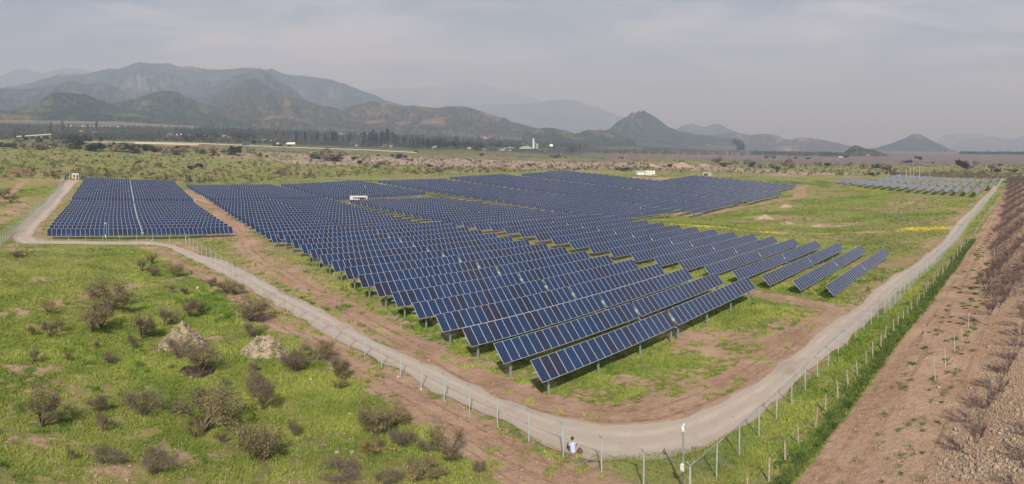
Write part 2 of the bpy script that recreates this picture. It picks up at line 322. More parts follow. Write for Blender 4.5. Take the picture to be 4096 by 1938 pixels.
# attributes
def sm(d, a, b): t = np.clip((b - d) / (b - a), 0, 1); return t * t * (3 - 2 * t)
D_ = np.hypot(GX, GY); PXa = A_ * F + PX0; PYa = PYH + F * (HC - GZ) / np.maximum(D_, 1)
ringcen = smooth(np.array(road_in), 260)
dirt = np.full(GX.shape, .30)
inside = (GX > 29) & (GY > 14)
dirt = np.where((D_ < 420) & inside, .24, dirt)
din = pdist(GX, GY, road_in); dtr = pdist(GX, GY, track1)
dirt = np.maximum(dirt, .52 * sm(din, 1.5, 9.) * ((GX > 29) | (GY > 120)))
dirt = np.maximum(dirt, .84 * sm(dtr, 1.4, 3.4)); dirt = np.maximum(dirt, .54 * sm(dtr, 4, 9))
for tr, w in ((track2, 2.5), (track3, 2.2), (track4, 1.0)): dirt = np.maximum(dirt, .95 * sm(pdist(GX, GY, tr), w * .7, w * 1.8))
for tr, w in ((outer1, 1.0), (outer2, 1.1)): dirt = np.maximum(dirt, .78 * sm(pdist(GX, GY, tr), w * .6, w * 1.9))
dirt = np.maximum(dirt, .54 * sm(pdist(GX, GY, outer1), 2, 5)); dirt = np.maximum(dirt, .60 * sm(pdist(GX, GY, fieldpath), .8, 3)); dirt = np.maximum(dirt, .9 * sm(pdist(GX, GY, farroad), 3, 5.5)); dirt = np.maximum(dirt, .8 * sm(pdist(GX, GY, gl((15, 800), (40, 770), (70, 742), (100, 726))), 1.2, 2.6)); dirt = np.maximum(dirt, .56 * sm(pdist(GX, GY, gl((-60, 900), (60, 850), (110, 800))), 3, 10))
fence_l = np.array([[29.6, 18.], [29.6, 121.]]); dirt = np.maximum(dirt, .66 * sm(pdist(GX, GY, fence_l - np.array([.9, 0])), .6, 1.6) * (GX < 29.6))
# bare ground patches
def blob(px, py, rx, ry, v):
    global dirt
    x, y, _ = G(px, py); D = math.hypot(x, y); a = (px - PX0) / F
    u = (GX - x) * math.cos(a) - (GY - y) * math.sin(a); w = (GX - x) * math.sin(a) + (GY - y) * math.cos(a)
    q = np.hypot(u / rx, w / ry); dirt = np.maximum(dirt, v * sm(q, .55, 1.15))
for b in ((2900, 1370, 9, 7, .66), (2700, 1540, 9, 4, .60), (2480, 1600, 7, 3, .62), (3050, 1330, 6, 6, .60), (1850, 1460, 5, 5, .6), (3140, 1440, 5, 5, .75), (110, 1480, 4, 3, .54), (130, 1790, 3.2, 2, .56), (220, 1560, 4, 2.5, .5),
          (60, 980, 8, 3, .5), (480, 1895, 3, 1.5, .54), (870, 1365, 3, 2.2, .62), (700, 1000, 10, 5, .55), (900, 950, 8, 6, .6), (3080, 870, 14, 9, .62), (3350, 900, 18, 9, .55), (3480, 930, 8, 5, .6), (3230, 985, 30, 5, .5), (3700, 800, 40, 3, .45), (800, 1850, 4, 2, .5),
          (1700, 795, 15, 6, .95), (1560, 735, 12, 5, .95), (1400, 812, 6, 4, .9), (2500, 715, 30, 10, .95), (2680, 712, 30, 10, .95), (2040, 708, 20, 6, .95), (60, 1000, 10, 3, .6), (80, 1120, 9, 4, .45), (400, 1060, 12, 4, .42), (3420, 1060, 12, 5, .6)): blob(*b)
# right hand orchard soil
yl = 12.6 - .03 * (GX - 36); orch = sm(GY, 12.2, 13.2) if False else np.clip((yl - GY) / .9 + .5, 0, 1) * (GX > 15) * (D_ < 520)
dirt = np.maximum(dirt, .80 * orch)
strip = np.clip((GY - yl) / .5, 0, 1) * np.clip((15.3 - .03 * (GX - 36) - GY) / 1.0, 0, 1) * (GX > 25); dirt = np.where(strip > .3, .42, dirt)
bare = np.clip(strip * 0, 0, 1)
lush = np.clip(.36 + .35 * (fbm(GX / 22, GY / 22, 3) - .5) * 2, 0, 1)
lush = np.maximum(lush, strip * .55)
for tr in (road_in, ): pass
lush = np.where(inside & (D_ < 420), np.clip(lush + .12, 0, 1), lush)
yellow = np.zeros(GX.shape)
def yblob(px, py, rx, ry):
    x, y, _ = G(px, py); a = (px - PX0) / F; u = (GX - x) * math.cos(a) - (GY - y) * math.sin(a); w = (GX - x) * math.sin(a) + (GY - y) * math.cos(a)
    return sm(np.hypot(u / rx, w / ry), .3, 1.2)
for b in ((2800, 903, 16, 7), (2920, 915, 12, 5), (3700, 915, 10, 8), (2720, 892, 8, 5), (3010, 925, 12, 5), (3060, 930, 8, 3), (3120, 935, 10, 4), (3300, 935, 12, 3), (2650, 880, 6, 4)): yellow = np.maximum(yellow, yblob(*b))
# beyond the rear fence: meadow, stony river bed, vineyards, fan
far = np.clip((D_ - 315) / 60, 0, 1)
dirt = np.where(D_ > 430, .30 + .34 * (fbm(GX / 120, GY / 120, 3) - .5), dirt)
stony = np.exp(-((PYa - np.interp(PXa, [900, 1500, 2000, 2600, 3100, 3600], [650, 640, 655, 660, 690, 700])) / np.interp(PXa, [900, 2000, 3000], [9, 22, 10])) ** 2) * sm(-PXa, -1300, -900) * sm(PXa, 3000, 3900) * (D_ > 380)
stony = stony + .8 * np.exp(-((PYa - 622) / 9) ** 2) * sm(-PXa, -950, -700) * sm(PXa, 1200, 1500) * (D_ > 380)
vine = sm(-PYa, -628, -622) * 0 + sm(PYa, np.interp(PXa, [2200, 4096], [622, 660]), np.interp(PXa, [2200, 4096], [632, 668])) * sm(-PXa, -2500, -2250) * sm(-PYa, -606, -598) * (D_ > 500)
vine = np.maximum(vine, sm(PYa, 660, 668) * sm(-PXa, -3300, -3000) * sm(-PYa, -606, -598) * (D_ > 500))
pale = np.exp(-((PYa - np.interp(PXa, [100, 600, 1100], [484, 499, 522])) / 9.) ** 2) * (PXa < 800) * (D_ > 900)
fields = np.clip((D_ - 1100) / 500, 0, 1)
na, nr = GX.shape
idx = np.arange(na * nr).reshape(na, nr); i1 = np.roll(idx, -1, 0)
Q = np.stack([idx[:, :-1].ravel(), idx[:, 1:].ravel(), i1[:, 1:].ravel(), i1[:, :-1].ravel()], 1)
gm = bpy.data.materials.new('ground_soil_and_grass'); gm.use_nodes = True; t = gm.node_tree; B = t.nodes['Principled BSDF']; l = t.links.new
B.inputs['Roughness'].default_value = .95; B.inputs['Specular IOR Level'].default_value = .15
tc = N(t, 'ShaderNodeTexCoord')
def noise(sc, det=5, rough=.55, dist=0, vec=None):
    n = N(t, 'ShaderNodeTexNoise'); n.inputs['Scale'].default_value = sc; n.inputs['Detail'].default_value = det; n.inputs['Roughness'].default_value = rough; n.inputs['Distortion'].default_value = dist
    l(vec or tc.outputs['Object'], n.inputs['Vector']); return n.outputs[0]
def mr(x, a, b, c=0, d=1):
    m = N(t, 'ShaderNodeMapRange'); m.inputs[1].default_value = a; m.inputs[2].default_value = b; m.inputs[3].default_value = c; m.inputs[4].default_value = d; l(x, m.inputs[0]); return m.outputs[0]
def mix(f, a, b, mode='MIX'):
    m = N(t, 'ShaderNodeMixRGB', blend_type=mode)
    for i, v in enumerate((f, a, b)):
        if isinstance(v, (int, float)): m.inputs[i].default_value = v
        elif isinstance(v, tuple): m.inputs[i].default_value = v + (1,)
        else: l(v, m.inputs[i])
    return m.outputs[0]
def mth(op, a, b):
    m = N(t, 'ShaderNodeMath', operation=op)
    for i, v in enumerate((a, b)):
        if isinstance(v, (int, float)): m.inputs[i].default_value = v
        else: l(v, m.inputs[i])
    return m.outputs[0]
def att(n): a = N(t, 'ShaderNodeAttribute'); a.attribute_name = n; return a.outputs['Fac']
n_big = noise(.035, 4); n_mid = noise(.22, 6, .6, .3); n_fine = noise(1.3, 8, .68, .4); n_tiny = noise(7, 6, .7)
comb = mth('ADD', mth('MULTIPLY', n_mid, .45), mth('MULTIPLY', n_fine, .55))
grass = mix(mr(n_fine, .34, .66), (.105, .135, .028), (.25, .268, .064))
grass = mix(mr(n_mid, .40, .62), grass, mix(mr(n_tiny, .3, .7), (.18, .23, .04), (.31, .33, .085)))
lushc = mix(mr(n_fine, .35, .65), (.05, .095, .013), (.14, .215, .03))
lf = mr(mth('ADD', att('lush'), mth('MULTIPLY', mth('SUBTRACT', n_mid, .5), 1.6)), .42, .72)
grass = mix(lf, grass, lushc); grass = mix(mr(noise(.09, 6, .7, .5), .50, .62, 0, .8), grass, mix(mr(n_tiny, .3, .7), (.055, .09, .016), (.12, .17, .03)))
grass = mix(mr(mth('ADD', n_big, mth('MULTIPLY', n_fine, .35)), .62, .78), grass, (.27, .225, .11))   # dry straw patches
soil = mix(mr(n_fine, .33, .67), (.25, .155, .10), (.43, .29, .195)); soil = mix(mr(noise(.11, 5, .65), .42, .60, 0, .7), soil, mix(mr(n_tiny, .3, .7), (.17, .105, .07), (.30, .20, .14))); soil = mix(mr(n_mid, .40, .68), soil, mix(mr(n_tiny, .3, .7), (.36, .245, .165), (.50, .375, .27)))
df = mr(mth('ADD', att('dirt'), mth('MULTIPLY', mth('SUBTRACT', comb, .5), 2.1)), .50, .60)
c = mix(df, grass, soil)
yf = mr(mth('ADD', mth('MULTIPLY', att('yellow'), .58), mth('ADD', mth('MULTIPLY', mth('SUBTRACT', noise(1.6, 7, .8), .5), 1.9), mth('MULTIPLY', mth('SUBTRACT', noise(.12, 4, .6), .5), 1.5))), .34, .62)
c = mix(yf, c, (.62, .50, .035))
sf = mr(mth('ADD', att('stony'), mth('MULTIPLY', mth('SUBTRACT', noise(.02, 7, .65), .5), 2.2)), .42, .60)
c = mix(sf, c, mix(mr(noise(.15, 6, .7), .35, .65), (.25, .175, .13), (.46, .36, .29)))
# dark low scrub in the meadow beyond the fence
scr = mr(noise(.09, 8, .75), .53, .60); c = mix(mth('MULTIPLY', scr, mth('MULTIPLY', att('far'), .8)), c, (.055, .062, .026))
# farmland patches
mpn = N(t, 'ShaderNodeMapping'); mpn.inputs['Scale'].default_value = (.0022, .0045, 0); mpn.inputs['Rotation'].default_value = (0, 0, .5); l(tc.outputs['Object'], mpn.inputs[0])
vo = N(t, 'ShaderNodeTexVoronoi'); vo.inputs['Scale'].default_value = 1; l(mpn.outputs[0], vo.inputs['Vector'])
rp = N(t, 'ShaderNodeValToRGB'); rp.color_ramp.interpolation = 'CONSTANT'; e = rp.color_ramp.elements
e[0].position = 0; e[0].color = (.045, .062, .028, 1); e[1].position = .85; e[1].color = (.055, .085, .03, 1)
for p, cc in ((.3, (.10, .15, .05, 1)), (.45, (.06, .07, .035, 1)), (.62, (.15, .14, .075, 1)), (.75, (.12, .19, .055, 1))): q = e.new(p); q.color = cc
sx = N(t, 'ShaderNodeSeparateColor'); l(vo.outputs['Color'], sx.inputs[0]); l(sx.outputs[0], rp.inputs[0])
farm = mix(mr(noise(.02, 8, .7), .4, .6), rp.outputs[0], (.045, .055, .028))
c = mix(att('fields'), c, farm)
vinec = mix(mr(noise(.03, 7, .7), .38, .62), (.125, .098, .082), (.20, .16, .132)); c = mix(att('vine'), c, vinec)
c = mix(mth('MULTIPLY', att('pale'), .8), c, (.21, .175, .155))
l(c, B.inputs['Base Color'])
bp = N(t, 'ShaderNodeBump'); bp.inputs['Strength'].default_value = .9; bp.inputs['Distance'].default_value = .35; l(mth('ADD', n_fine, mth('MULTIPLY', n_tiny, .25)), bp.inputs['Height']); l(bp.outputs[0], B.inputs['Normal'])
ground = link('ground', npmesh('ground', np.stack([GX, GY, GZ], -1).reshape(-1, 3), Q, [gm], True,
    {'dirt': dirt.ravel(), 'lush': lush.ravel(), 'yellow': yellow.ravel(), 'stony': stony.ravel(), 'far': far.ravel(), 'vine': vine.ravel(), 'pale': pale.ravel(), 'fields': fields.ravel()}))
struct(ground)
def dirt_at(x, y):
    a = np.degrees(np.arctan2(x, y)); i = np.clip(((a + 5) / .5).astype(int), 0, 202); r = np.hypot(x, y); j = np.clip(5 + np.log(np.maximum(r, 20) / 20) / math.log(1.0165), 0, nr - 1).astype(int)
    return dirt[i, j], lush[i, j]
# ------------------------------------------------------------------ haze, the air of the valley
hz = MB(); hz.box(-36000, 36000, -36000, 36000, -60, 2350)
hm = bpy.data.materials.new('valley_haze'); hm.use_nodes = True; ht = hm.node_tree; ht.nodes.clear(); pv = N(ht, 'ShaderNodeVolumePrincipled'); ho = N(ht, 'ShaderNodeOutputMaterial')
pv.inputs['Color'].default_value = HAZE_COLOR; pv.inputs['Density'].default_value = HAZE_DENSITY; pv.inputs['Anisotropy'].default_value = 0.0; pv.inputs['Absorption Color'].default_value = (.46, .38, 1, 1); ht.links.new(pv.outputs[0], ho.inputs['Volume'])
struct(build('haze', hz, [hm]), 'stuff')
# ------------------------------------------------------------------ gravel perimeter road
def ribbon(name, A, Bq, n, off, m, cross=7, wob=.25):
    A = smooth(A, n, 2); Bq = smooth(Bq, n, 2); P = []
    for i in range(n):
        for j in range(cross):
            s = j / (cross - 1); q = A[i] * (1 - s) + Bq[i] * s
            if j in (0, cross - 1):
                d = A[i] - Bq[i]; d /= max(1e-6, np.hypot(*d)); q = q + d * (vnoise(i * .45, j * 7.) - .5) * wob * 2
            P.append(q)
    P = np.array(P); z = zt(P[:, 0], P[:, 1]) + off; ed = np.tile(np.array([-.0] + [0] * (cross - 2) + [-.0]), n)
    idx = np.arange(n * cross).reshape(n, cross); Q = np.stack([idx[:-1, :-1].ravel(), idx[:-1, 1:].ravel(), idx[1:, 1:].ravel(), idx[1:, :-1].ravel()], 1)
    u = np.tile(np.linspace(0, 1, cross), n)
    return link(name, npmesh(name, np.column_stack([P, z + ed]), Q, [m], True, {'across': u}))
rm = bpy.data.materials.new('crushed_gravel'); rm.use_nodes = True; t = rm.node_tree; B = t.nodes['Principled BSDF']; l = t.links.new; B.inputs['Roughness'].default_value = .95; B.inputs['Specular IOR Level'].default_value = .15
tc = N(t, 'ShaderNodeTexCoord')
g1 = mix(mr(noise(9, 4, .8), .3, .7), (.29, .255, .215), (.47, .42, .365)); g1 = mix(mr(noise(.4, 5, .6), .35, .68, 0, .7), g1, (.40, .335, .27))
ac = att('across'); edge = mr(mth('ABSOLUTE', mth('SUBTRACT', ac, .5), 0), .36, .5, 0, 1); eg = mr(mth('ADD', edge, mth('SUBTRACT', noise(.8, 6), .5)), .55, .75)
wt = mr(mth('ABSOLUTE', mth('SUBTRACT', mth('ABSOLUTE', mth('SUBTRACT', ac, .5), 0), .2), 0), .03, .12, 1, 0); g1 = mix(mth('MULTIPLY', wt, mr(noise(.5, 5, .6), .3, .6, 0, .55)), g1, (.50, .44, .38))
g1 = mix(mr(noise(.16, 5, .7), .54, .70, 0, .6), g1, (.27, .215, .17)); g1 = mix(mth('MULTIPLY', eg, .75), g1, (.32, .225, .15)); l(g1, B.inputs['Base Color'])
bp = N(t, 'ShaderNodeBump'); bp.inputs['Strength'].default_value = .6; bp.inputs['Distance'].default_value = .06; l(noise(9, 4, .8), bp.inputs['Height']); l(bp.outputs[0], B.inputs['Normal'])
struct(ribbon('gravel_road', road_in, road_out, 700, .05, rm, 9, .5))

# ------------------------------------------------------------------ distant hills: ridges with their own distance, size and depth
def hillmat(name, ca, cb, cc, sc):
    m = bpy.data.materials.new(name); m.use_nodes = True; global t, l, tc
    t = m.node_tree; l = t.links.new; tc = N(t, 'ShaderNodeTexCoord'); B = t.nodes['Principled BSDF']; B.inputs['Roughness'].default_value = 1; B.inputs['Specular IOR Level'].default_value = 0
    c = mix(mr(noise(sc * 14, 7, .8), .44, .60), ca, cb); c = mix(mr(noise(sc, 7, .65, .4), .52, .66), c, mix(mr(noise(sc * 8, 8, .75), .35, .62), cc, cb)); l(c, B.inputs['Base Color'])
    bp = N(t, 'ShaderNodeBump'); bp.inputs['Strength'].default_value = .9; bp.inputs['Distance'].default_value = 45; l(noise(sc * 5, 8, .7), bp.inputs['Height']); l(bp.outputs[0], B.inputs['Normal'])
    return m
HM = [hillmat('scrub_covered_hillside', (.018, .036, .018), (.085, .105, .045), (.24, .22, .09), .0035),
      hillmat('eroded_brown_hillside', (.026, .042, .024), (.14, .12, .065), (.42, .26, .16), .003),
      hillmat('distant_rock_slope', (.020, .040, .030), (.09, .105, .07), (.24, .20, .15), .0016)]
def zz(base, s, *p): return [(base + x / s, (200 if s < 2.4 or s > 2.4 else 0) + y / s) for x, y in p]
def hill(name, pts, D, w, mi, seed, gul=.30, low=None):
    """pts: skyline as (pixel x, pixel y); D: metres to the ridge; w: half depth of the ridge in metres"""
    pts = sorted(pts); xs = np.array([p[0] for p in pts]); ys = np.array([p[1] for p in pts]); n = int(min(560, max(110, (xs[-1] - xs[0]) / 4))); m = 80
    px = np.linspace(xs[0], xs[-1], n); a = (px - PX0) / F; py = np.interp(px, xs, ys) + (fbm(px / 26 + seed, px * 0 + seed, 4) - .5) * 5 * (1 if len(pts) > 3 else 0)
    v = np.linspace(-1, 1, m); A2, V2 = np.meshgrid(a, v, indexing='ij')
    wob = (fbm(A2 * 14 + seed, V2 * .3 + seed, 3) - .5) * .5 * np.abs(V2) * (1 - np.abs(V2)) * 4
    Rr = D + w * V2; x = Rr * np.sin(A2); y = Rr * np.cos(A2); zr = HC + (PYH - py) / F * D; zb = zt(D * np.sin(a), D * np.cos(a)) - 8
    H = np.maximum(zr - zb, 0)[:, None]; zbase = zt(x, y)
    pr = np.clip(1 - np.abs(V2 + wob * .4), 0, 1); pr = np.where(V2 == v[m // 2], 1, pr)
    gl_ = 1 - np.abs(2 * fbm(x / (w * .22) + seed, y / (w * .22) + seed * 3, 5, .55) - 1) * 1.0
    gl2 = fbm(x / (w * .07) + seed, y / (w * .07), 4)
    prof = pr ** 1.15; cut = gul * (1 - gl_) * 2.7 + .26 * (gl2 - .5); prof = prof * (1 - cut * np.clip((1 - pr) * 4, 0, 1))
    z = np.maximum(zbase * 0 + np.where(prof > 0, zb[:, None] + H * prof, 0), zbase - 12); endf = np.clip(np.minimum(np.arange(n), np.arange(n)[::-1]) / 6, 0, 1)[:, None]
    z = np.where(pr <= 0.001, np.minimum(z, zbase - 12), z); z = z * endf + (zbase - 15) * (1 - endf)
    idx = np.arange(n * m).reshape(n, m); Q = np.stack([idx[:-1, :-1].ravel(), idx[:-1, 1:].ravel(), idx[1:, 1:].ravel(), idx[1:, :-1].ravel()], 1)
    return struct(link(name, npmesh(name, np.stack([x, y, z], -1).reshape(-1, 3), Q, [HM[mi]], True)))
def q2(base, *p): return [(base + x / 2.4385, 200 + y / 2.4385) for x, y in p]
def q4(*p): return [(3000 + x / 2.3504, 400 + y / 2.3504) for x, y in p]
hill('mountain', [(-260, 330), (0, 305), (60, 278), (100, 275), (170, 292), (250, 272), (330, 276), (420, 300), (560, 340)], 13500, 2000, 2, 1)
hill('mountain', [(-300, 370)] + q2(0, (0, 368), (130, 350), (400, 290), (560, 235), (800, 235), (1060, 180), (1150, 190), (1290, 130), (1370, 118), (1500, 132), (1640, 125), (1760, 158), (1850, 155), (1960, 172), (2100, 190), (2250, 185), (2400, 168), (2480, 172)) + q2(1000, (140, 188), (205, 177), (350, 235), (520, 250), (640, 265), (800, 290), (930, 330), (1050, 380), (1200, 430), (1300, 480), (1400, 510), (1500, 540), (1700, 590), (2100, 680), (2497, 760)), 7600, 2200, 2, 5, .5)
hill('mountain', q2(0, (1500, 560), (1800, 440), (2000, 390), (2300, 250), (2497, 195)) + q2(1000, (90, 178), (130, 190), (250, 280), (400, 370), (500, 450), (600, 520), (760, 600), (1000, 690)), 5800, 1300, 2, 11, .45)
hill('hill', q2(0, (1750, 610), (2000, 500), (2200, 390), (2380, 290), (2480, 262)) + q2(1000, (40, 275), (150, 340), (300, 420), (480, 520), (700, 640)), 5000, 950, 0, 14, .45)
hill('hill', [(-300, 360)] + q2(0, (0, 375), (200, 385), (480, 340), (600, 325), (700, 303), (850, 335), (980, 308), (1100, 350), (1200, 400), (1400, 480), (1600, 600)), 5600, 1100, 2, 21, .45)
hill('hill', q2(0, (-500, 560), (0, 590), (100, 602), (200, 570), (350, 530), (450, 450), (520, 420), (620, 412), (750, 425), (830, 430), (950, 480), (1050, 510), (1150, 560), (1350, 640), (1500, 680)), 3400, 560, 0, 31, .34)
hill('hill', q2(0, (1000, 600), (1100, 520), (1300, 480), (1450, 425), (1600, 393), (1720, 410), (1850, 470), (2000, 530), (2200, 600), (2400, 660), (2497, 700)), 3900, 680, 0, 41, .45)
hill('hill', q2(0, (1700, 680), (2000, 560), (2300, 470)) + q2(1000, (0, 440), (200, 420), (420, 470), (480, 480), (560, 500), (700, 540), (830, 560), (1000, 640), (1200, 740)), 4100, 760, 1, 52, .5)
hill('hill', q2(1000, (500, 740), (800, 600), (1000, 545), (1100, 520), (1200, 500), (1300, 510), (1450, 550), (1600, 538), (1700, 555), (1830, 570), (1900, 550), (2060, 545), (2200, 580), (2400, 640), (2497, 668)) + q2(2000, (100, 695), (300, 745), (500, 800)), 4300, 850, 1, 61, .5)
hill('hill', q2(2000, (200, 810), (350, 772), (430, 755), (520, 762), (650, 785), (760, 830), (850, 870)), 3400, 420, 0, 71, .35)
hill('hill', q2(2000, (600, 860), (760, 810), (860, 780), (1000, 782), (1100, 800), (1200, 840), (1350, 890)), 3500, 420, 0, 77, .35)
hill('butte', q2(2000, (850, 850), (1000, 800), (1080, 760), (1160, 690), (1258, 640), (1272, 612), (1300, 610), (1330, 616), (1352, 590), (1374, 604), (1400, 586), (1430, 612), (1500, 645), (1560, 690), (1640, 750), (1750, 795), (1900, 820), (2100, 850), (2400, 880)), 4800, 700, 2, 83, .34)
hill('mountain', q2(2000, (-900, 560), (-500, 560), (0, 530), (300, 522), (500, 490), (580, 480), (740, 490), (830, 525), (950, 560), (1160, 640), (1300, 690), (1600, 760), (1900, 830)), 14500, 1500, 2, 91, .3)
hill('mountain', q2(1000, (500, 480), (1200, 380), (1800, 360), (2000, 305), (2150, 290), (2250, 320), (2800, 480), (3500, 700)), 20000, 2000, 2, 97, .3)
hill('hill', q2(2000, (1550, 840), (1700, 785), (1780, 738), (1870, 712), (1950, 742), (2000, 752), (2080, 715), (2150, 725), (2220, 765), (2330, 810), (2500, 850)), 9500, 800, 2, 101, .3)
hill('hill', q2(2000, (1800, 850), (1900, 832), (2050, 828), (2150, 820), (2280, 800), (2370, 825)) + q4((0, 332), (60, 322), (180, 320), (250, 330), (350, 375), (400, 375), (450, 358), (560, 360), (700, 380), (850, 410), (950, 440), (1100, 480)), 6300, 600, 1, 111, .35)
hill('hill', q4((1000, 480), (1230, 440), (1350, 405), (1450, 365), (1520, 325), (1545, 318), (1590, 320), (1620, 335), (1700, 380), (1800, 420), (1900, 470), (1990, 500)), 6000, 560, 0, 121, .25)
hill('hill', q4((850, 520), (880, 498), (940, 450), (990, 425), (1020, 430), (1080, 455), (1150, 465), (1250, 500), (1330, 530)), 2500, 230, 1, 131, .4)
hill('mountain', q4((1700, 480), (1800, 340), (1900, 318), (2000, 308), (2150, 318), (2300, 345), (2600, 380), (2900, 420)), 19000, 1500, 2, 141, .3)
hill('mountain', q4((1850, 470), (1950, 400), (2050, 370), (2150, 356), (2300, 350), (2400, 375), (2480, 380), (2576, 330), (2800, 280), (3100, 400)), 13500, 1100, 2, 151, .3)

# ------------------------------------------------------------------ solar trackers
def panelmesh():
    b = MB(); w, h, tk, fr = .985, WL / 2 - .004, .04, .027
    o = [(0.006, -h), (w, -h), (w, h), (0.006, h)]; i = [(0.006 + fr, -h + fr), (w - fr, -h + fr), (w - fr, h - fr), (0.006 + fr, h - fr)]
    vs = [(x, y, 0) for x, y in o] + [(x, y, 0) for x, y in i] + [(x, y, -tk) for x, y in o] + [(x, y, -.005) for x, y in i]
    b.add(vs, [(0, 1, 5, 4), (1, 2, 6, 5), (2, 3, 7, 6), (3, 0, 4, 7), (0, 8, 9, 1), (1, 9, 10, 2), (2, 10, 11, 3), (3, 11, 8, 0), (8, 11, 10, 9)], 0)
    b.add([vs[k] for k in (12, 13, 14, 15)], [(0, 1, 2, 3)], 1)
    me = b.mesh('solar_panel', [M['frame'], M['cell']]); uv = me.uv_layers.new(name='UVMap'); co = [(0, 0), (1, 0), (1, 1), (0, 1)]
    for p in me.polygons:
        if p.material_index == 1:
            for j, li in enumerate(p.loop_indices): uv.data[li].uv = co[j]
    return me
PM = panelmesh()
def joined(n0, n1, cm='cell'):
    """panels n0..n1 of a row as one mesh"""
    src = PM; vv = np.array([v.co for v in src.vertices]); ff = [tuple(p.vertices) for p in src.polygons]; mi = [p.material_index for p in src.polygons]; k = n1 - n0
    V = np.concatenate([vv + np.array([i + (.35 if i >= 20 else 0), 0, 0]) for i in range(n0, n1)]); Fs = []; Ms = []
    for i in range(k): Fs += [tuple(a + i * len(vv) for a in f) for f in ff]; Ms += mi
    me = bpy.data.meshes.new('solar_panels'); me.from_pydata(V.tolist(), [], Fs); me.materials.append(M['frame']); me.materials.append(M[cm]); me.polygons.foreach_set('material_index', Ms)
    uv = me.uv_layers.new(name='UVMap'); co = [(0, 0), (1, 0), (1, 1), (0, 1)]
    at = me.attributes.new('tint', 'FLOAT', 'POINT'); at.data.foreach_set('value', np.repeat(np.random.default_rng(n0).random(k), len(vv)).astype(np.float32))
    for p in me.polygons:
        if p.material_index == 1:
            for j, li in enumerate(p.loop_indices): uv.data[li].uv = co[j]
    return me
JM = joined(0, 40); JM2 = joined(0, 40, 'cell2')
tb = MB(); tb.tube([(-.35, 0, 0), (40.7, 0, 0)], .075, 8); TUBE = tb.mesh('torque_tube', [M['galv']])
pb = MB(); pb.box(-.08, .08, -.008, .008, -.4, 1); pb.box(-.08, -.07, -.06, .06, -.4, 1); pb.box(.07, .08, -.06, .06, -.4, 1); POST = pb.mesh('post', [M['galv']])
cbm = MB(); cbm.box(-.1, .1, -.12, .12, -.25, .12); CAP = cbm.mesh('bearing', [M['galv']])
rb = MB(); rb.box(-.02, .02, -.7, .7, -.085, -.045); RAIL = rb.mesh('purlin', [M['galv']])
ab = MB(); ab.box(-.14, .14, -.09, .09, -.62, .1); ab.tube([(0, 0, -.5), (0, -.55, -.9)], .04, 6); ab.box(-.3, .3, -.16, -.10, -.35, .0); ARM = ab.mesh('slew_drive', [M['galvd']])
PX = [1.4, 7.8, 14.3, 20.0, 21.4, 27.9, 34.1, 39.5]
def tracker(X, Y, ztop, XR, zR, n, label, grp, individual, clear):
    Ya = Y + WL / 2 * CT; za = ztop - WL / 2 * ST; ln = XR - X; sl = math.atan2(zR - ztop, ln); g = za - clear + ST * WL / 2
    r = bpy.data.objects.new('solar_tracker', None); COL.objects.link(r); r.location = (X, Ya, g); r.rotation_euler = (0, -sl, 0)
    tag(r, label, 'solar tracker', grp)
    sx = ln / 40.35; ha = za - g
    r.scale = (sx, 1, 1)
    link('torque_tube', TUBE, r, (0, .14 * ST, ha - .14 * CT))
    for x in PX:
        gz = z1(X + x * sx, Ya); hh = max(.8, za + (zR - ztop) * x / 40.35 - .16 - gz)
        p = link('post', POST, r, (x, 0, ha - .16 - hh), scl=(1, 1, hh))
    if individual:
        link('slew_drive', ARM, r, (20.18, 0, ha - .1)); [link('purlin', RAIL, r, (x, 0, ha), (TILT, 0, 0)) for x in ((.02, 5, 10, 15, 19.97, 20.37, 25.35, 30.35, 35.35, 40.33) if Y < 100 else ())]
        for i in range(40):
            xx = i + (.35 if i >= 20 else 0); o = link('solar_panel', PM, r, (xx, 0, ha), (TILT + random.gauss(0, .003), random.gauss(0, .0015), 0))
    else:
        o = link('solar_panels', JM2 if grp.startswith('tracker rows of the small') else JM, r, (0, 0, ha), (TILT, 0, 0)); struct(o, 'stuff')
    return r
COLWORD = {'A': 'dark blue', 'B': 'deep blue', 'C': 'bright blue', 'D': 'deep blue', 'E': 'blue', 'F': 'far blue', 'G': 'far blue', 'H': 'far blue', 'I': 'greyish blue'}
for b in BLK:
    k0 = b.get('k0', 0); K = b['K']
    full = K[~np.isnan(K[:, 3])]; ks = K[:, 0]
    wid = [(r[0], r[3] - r[1], r[4] - r[2]) for r in K if abs(r[3] - r[1] - 40.4) > 1e-6]
    for k in range(k0, k0 + b['n']):
        X = np.interp(k, ks, K[:, 1]); Z = np.interp(k, ks, K[:, 2])
        wd = np.interp(k, [q[0] for q in wid], [q[1] for q in wid]) if wid else 40.4; dz = np.interp(k, [q[0] for q in wid], [q[2] for q in wid]) if wid else 0
        wd = min(max(wd, 40.0), 44)
        i = k - k0
        lab = f"{COLWORD[b['name']]} tracker row, {od(i)} from front {b['where']}"
        tracker(X, b['y0'] + k * PITCH, Z, X + wd, Z + dz, 40, lab, 'tracker rows ' + b['where'], k < b['single'], b['cl'])
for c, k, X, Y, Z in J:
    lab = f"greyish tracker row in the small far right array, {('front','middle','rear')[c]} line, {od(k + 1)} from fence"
    tracker(X, Y, Z, X + 40.4, Z + .25, 40, lab, 'tracker rows of the small far right array', False, 2.9)
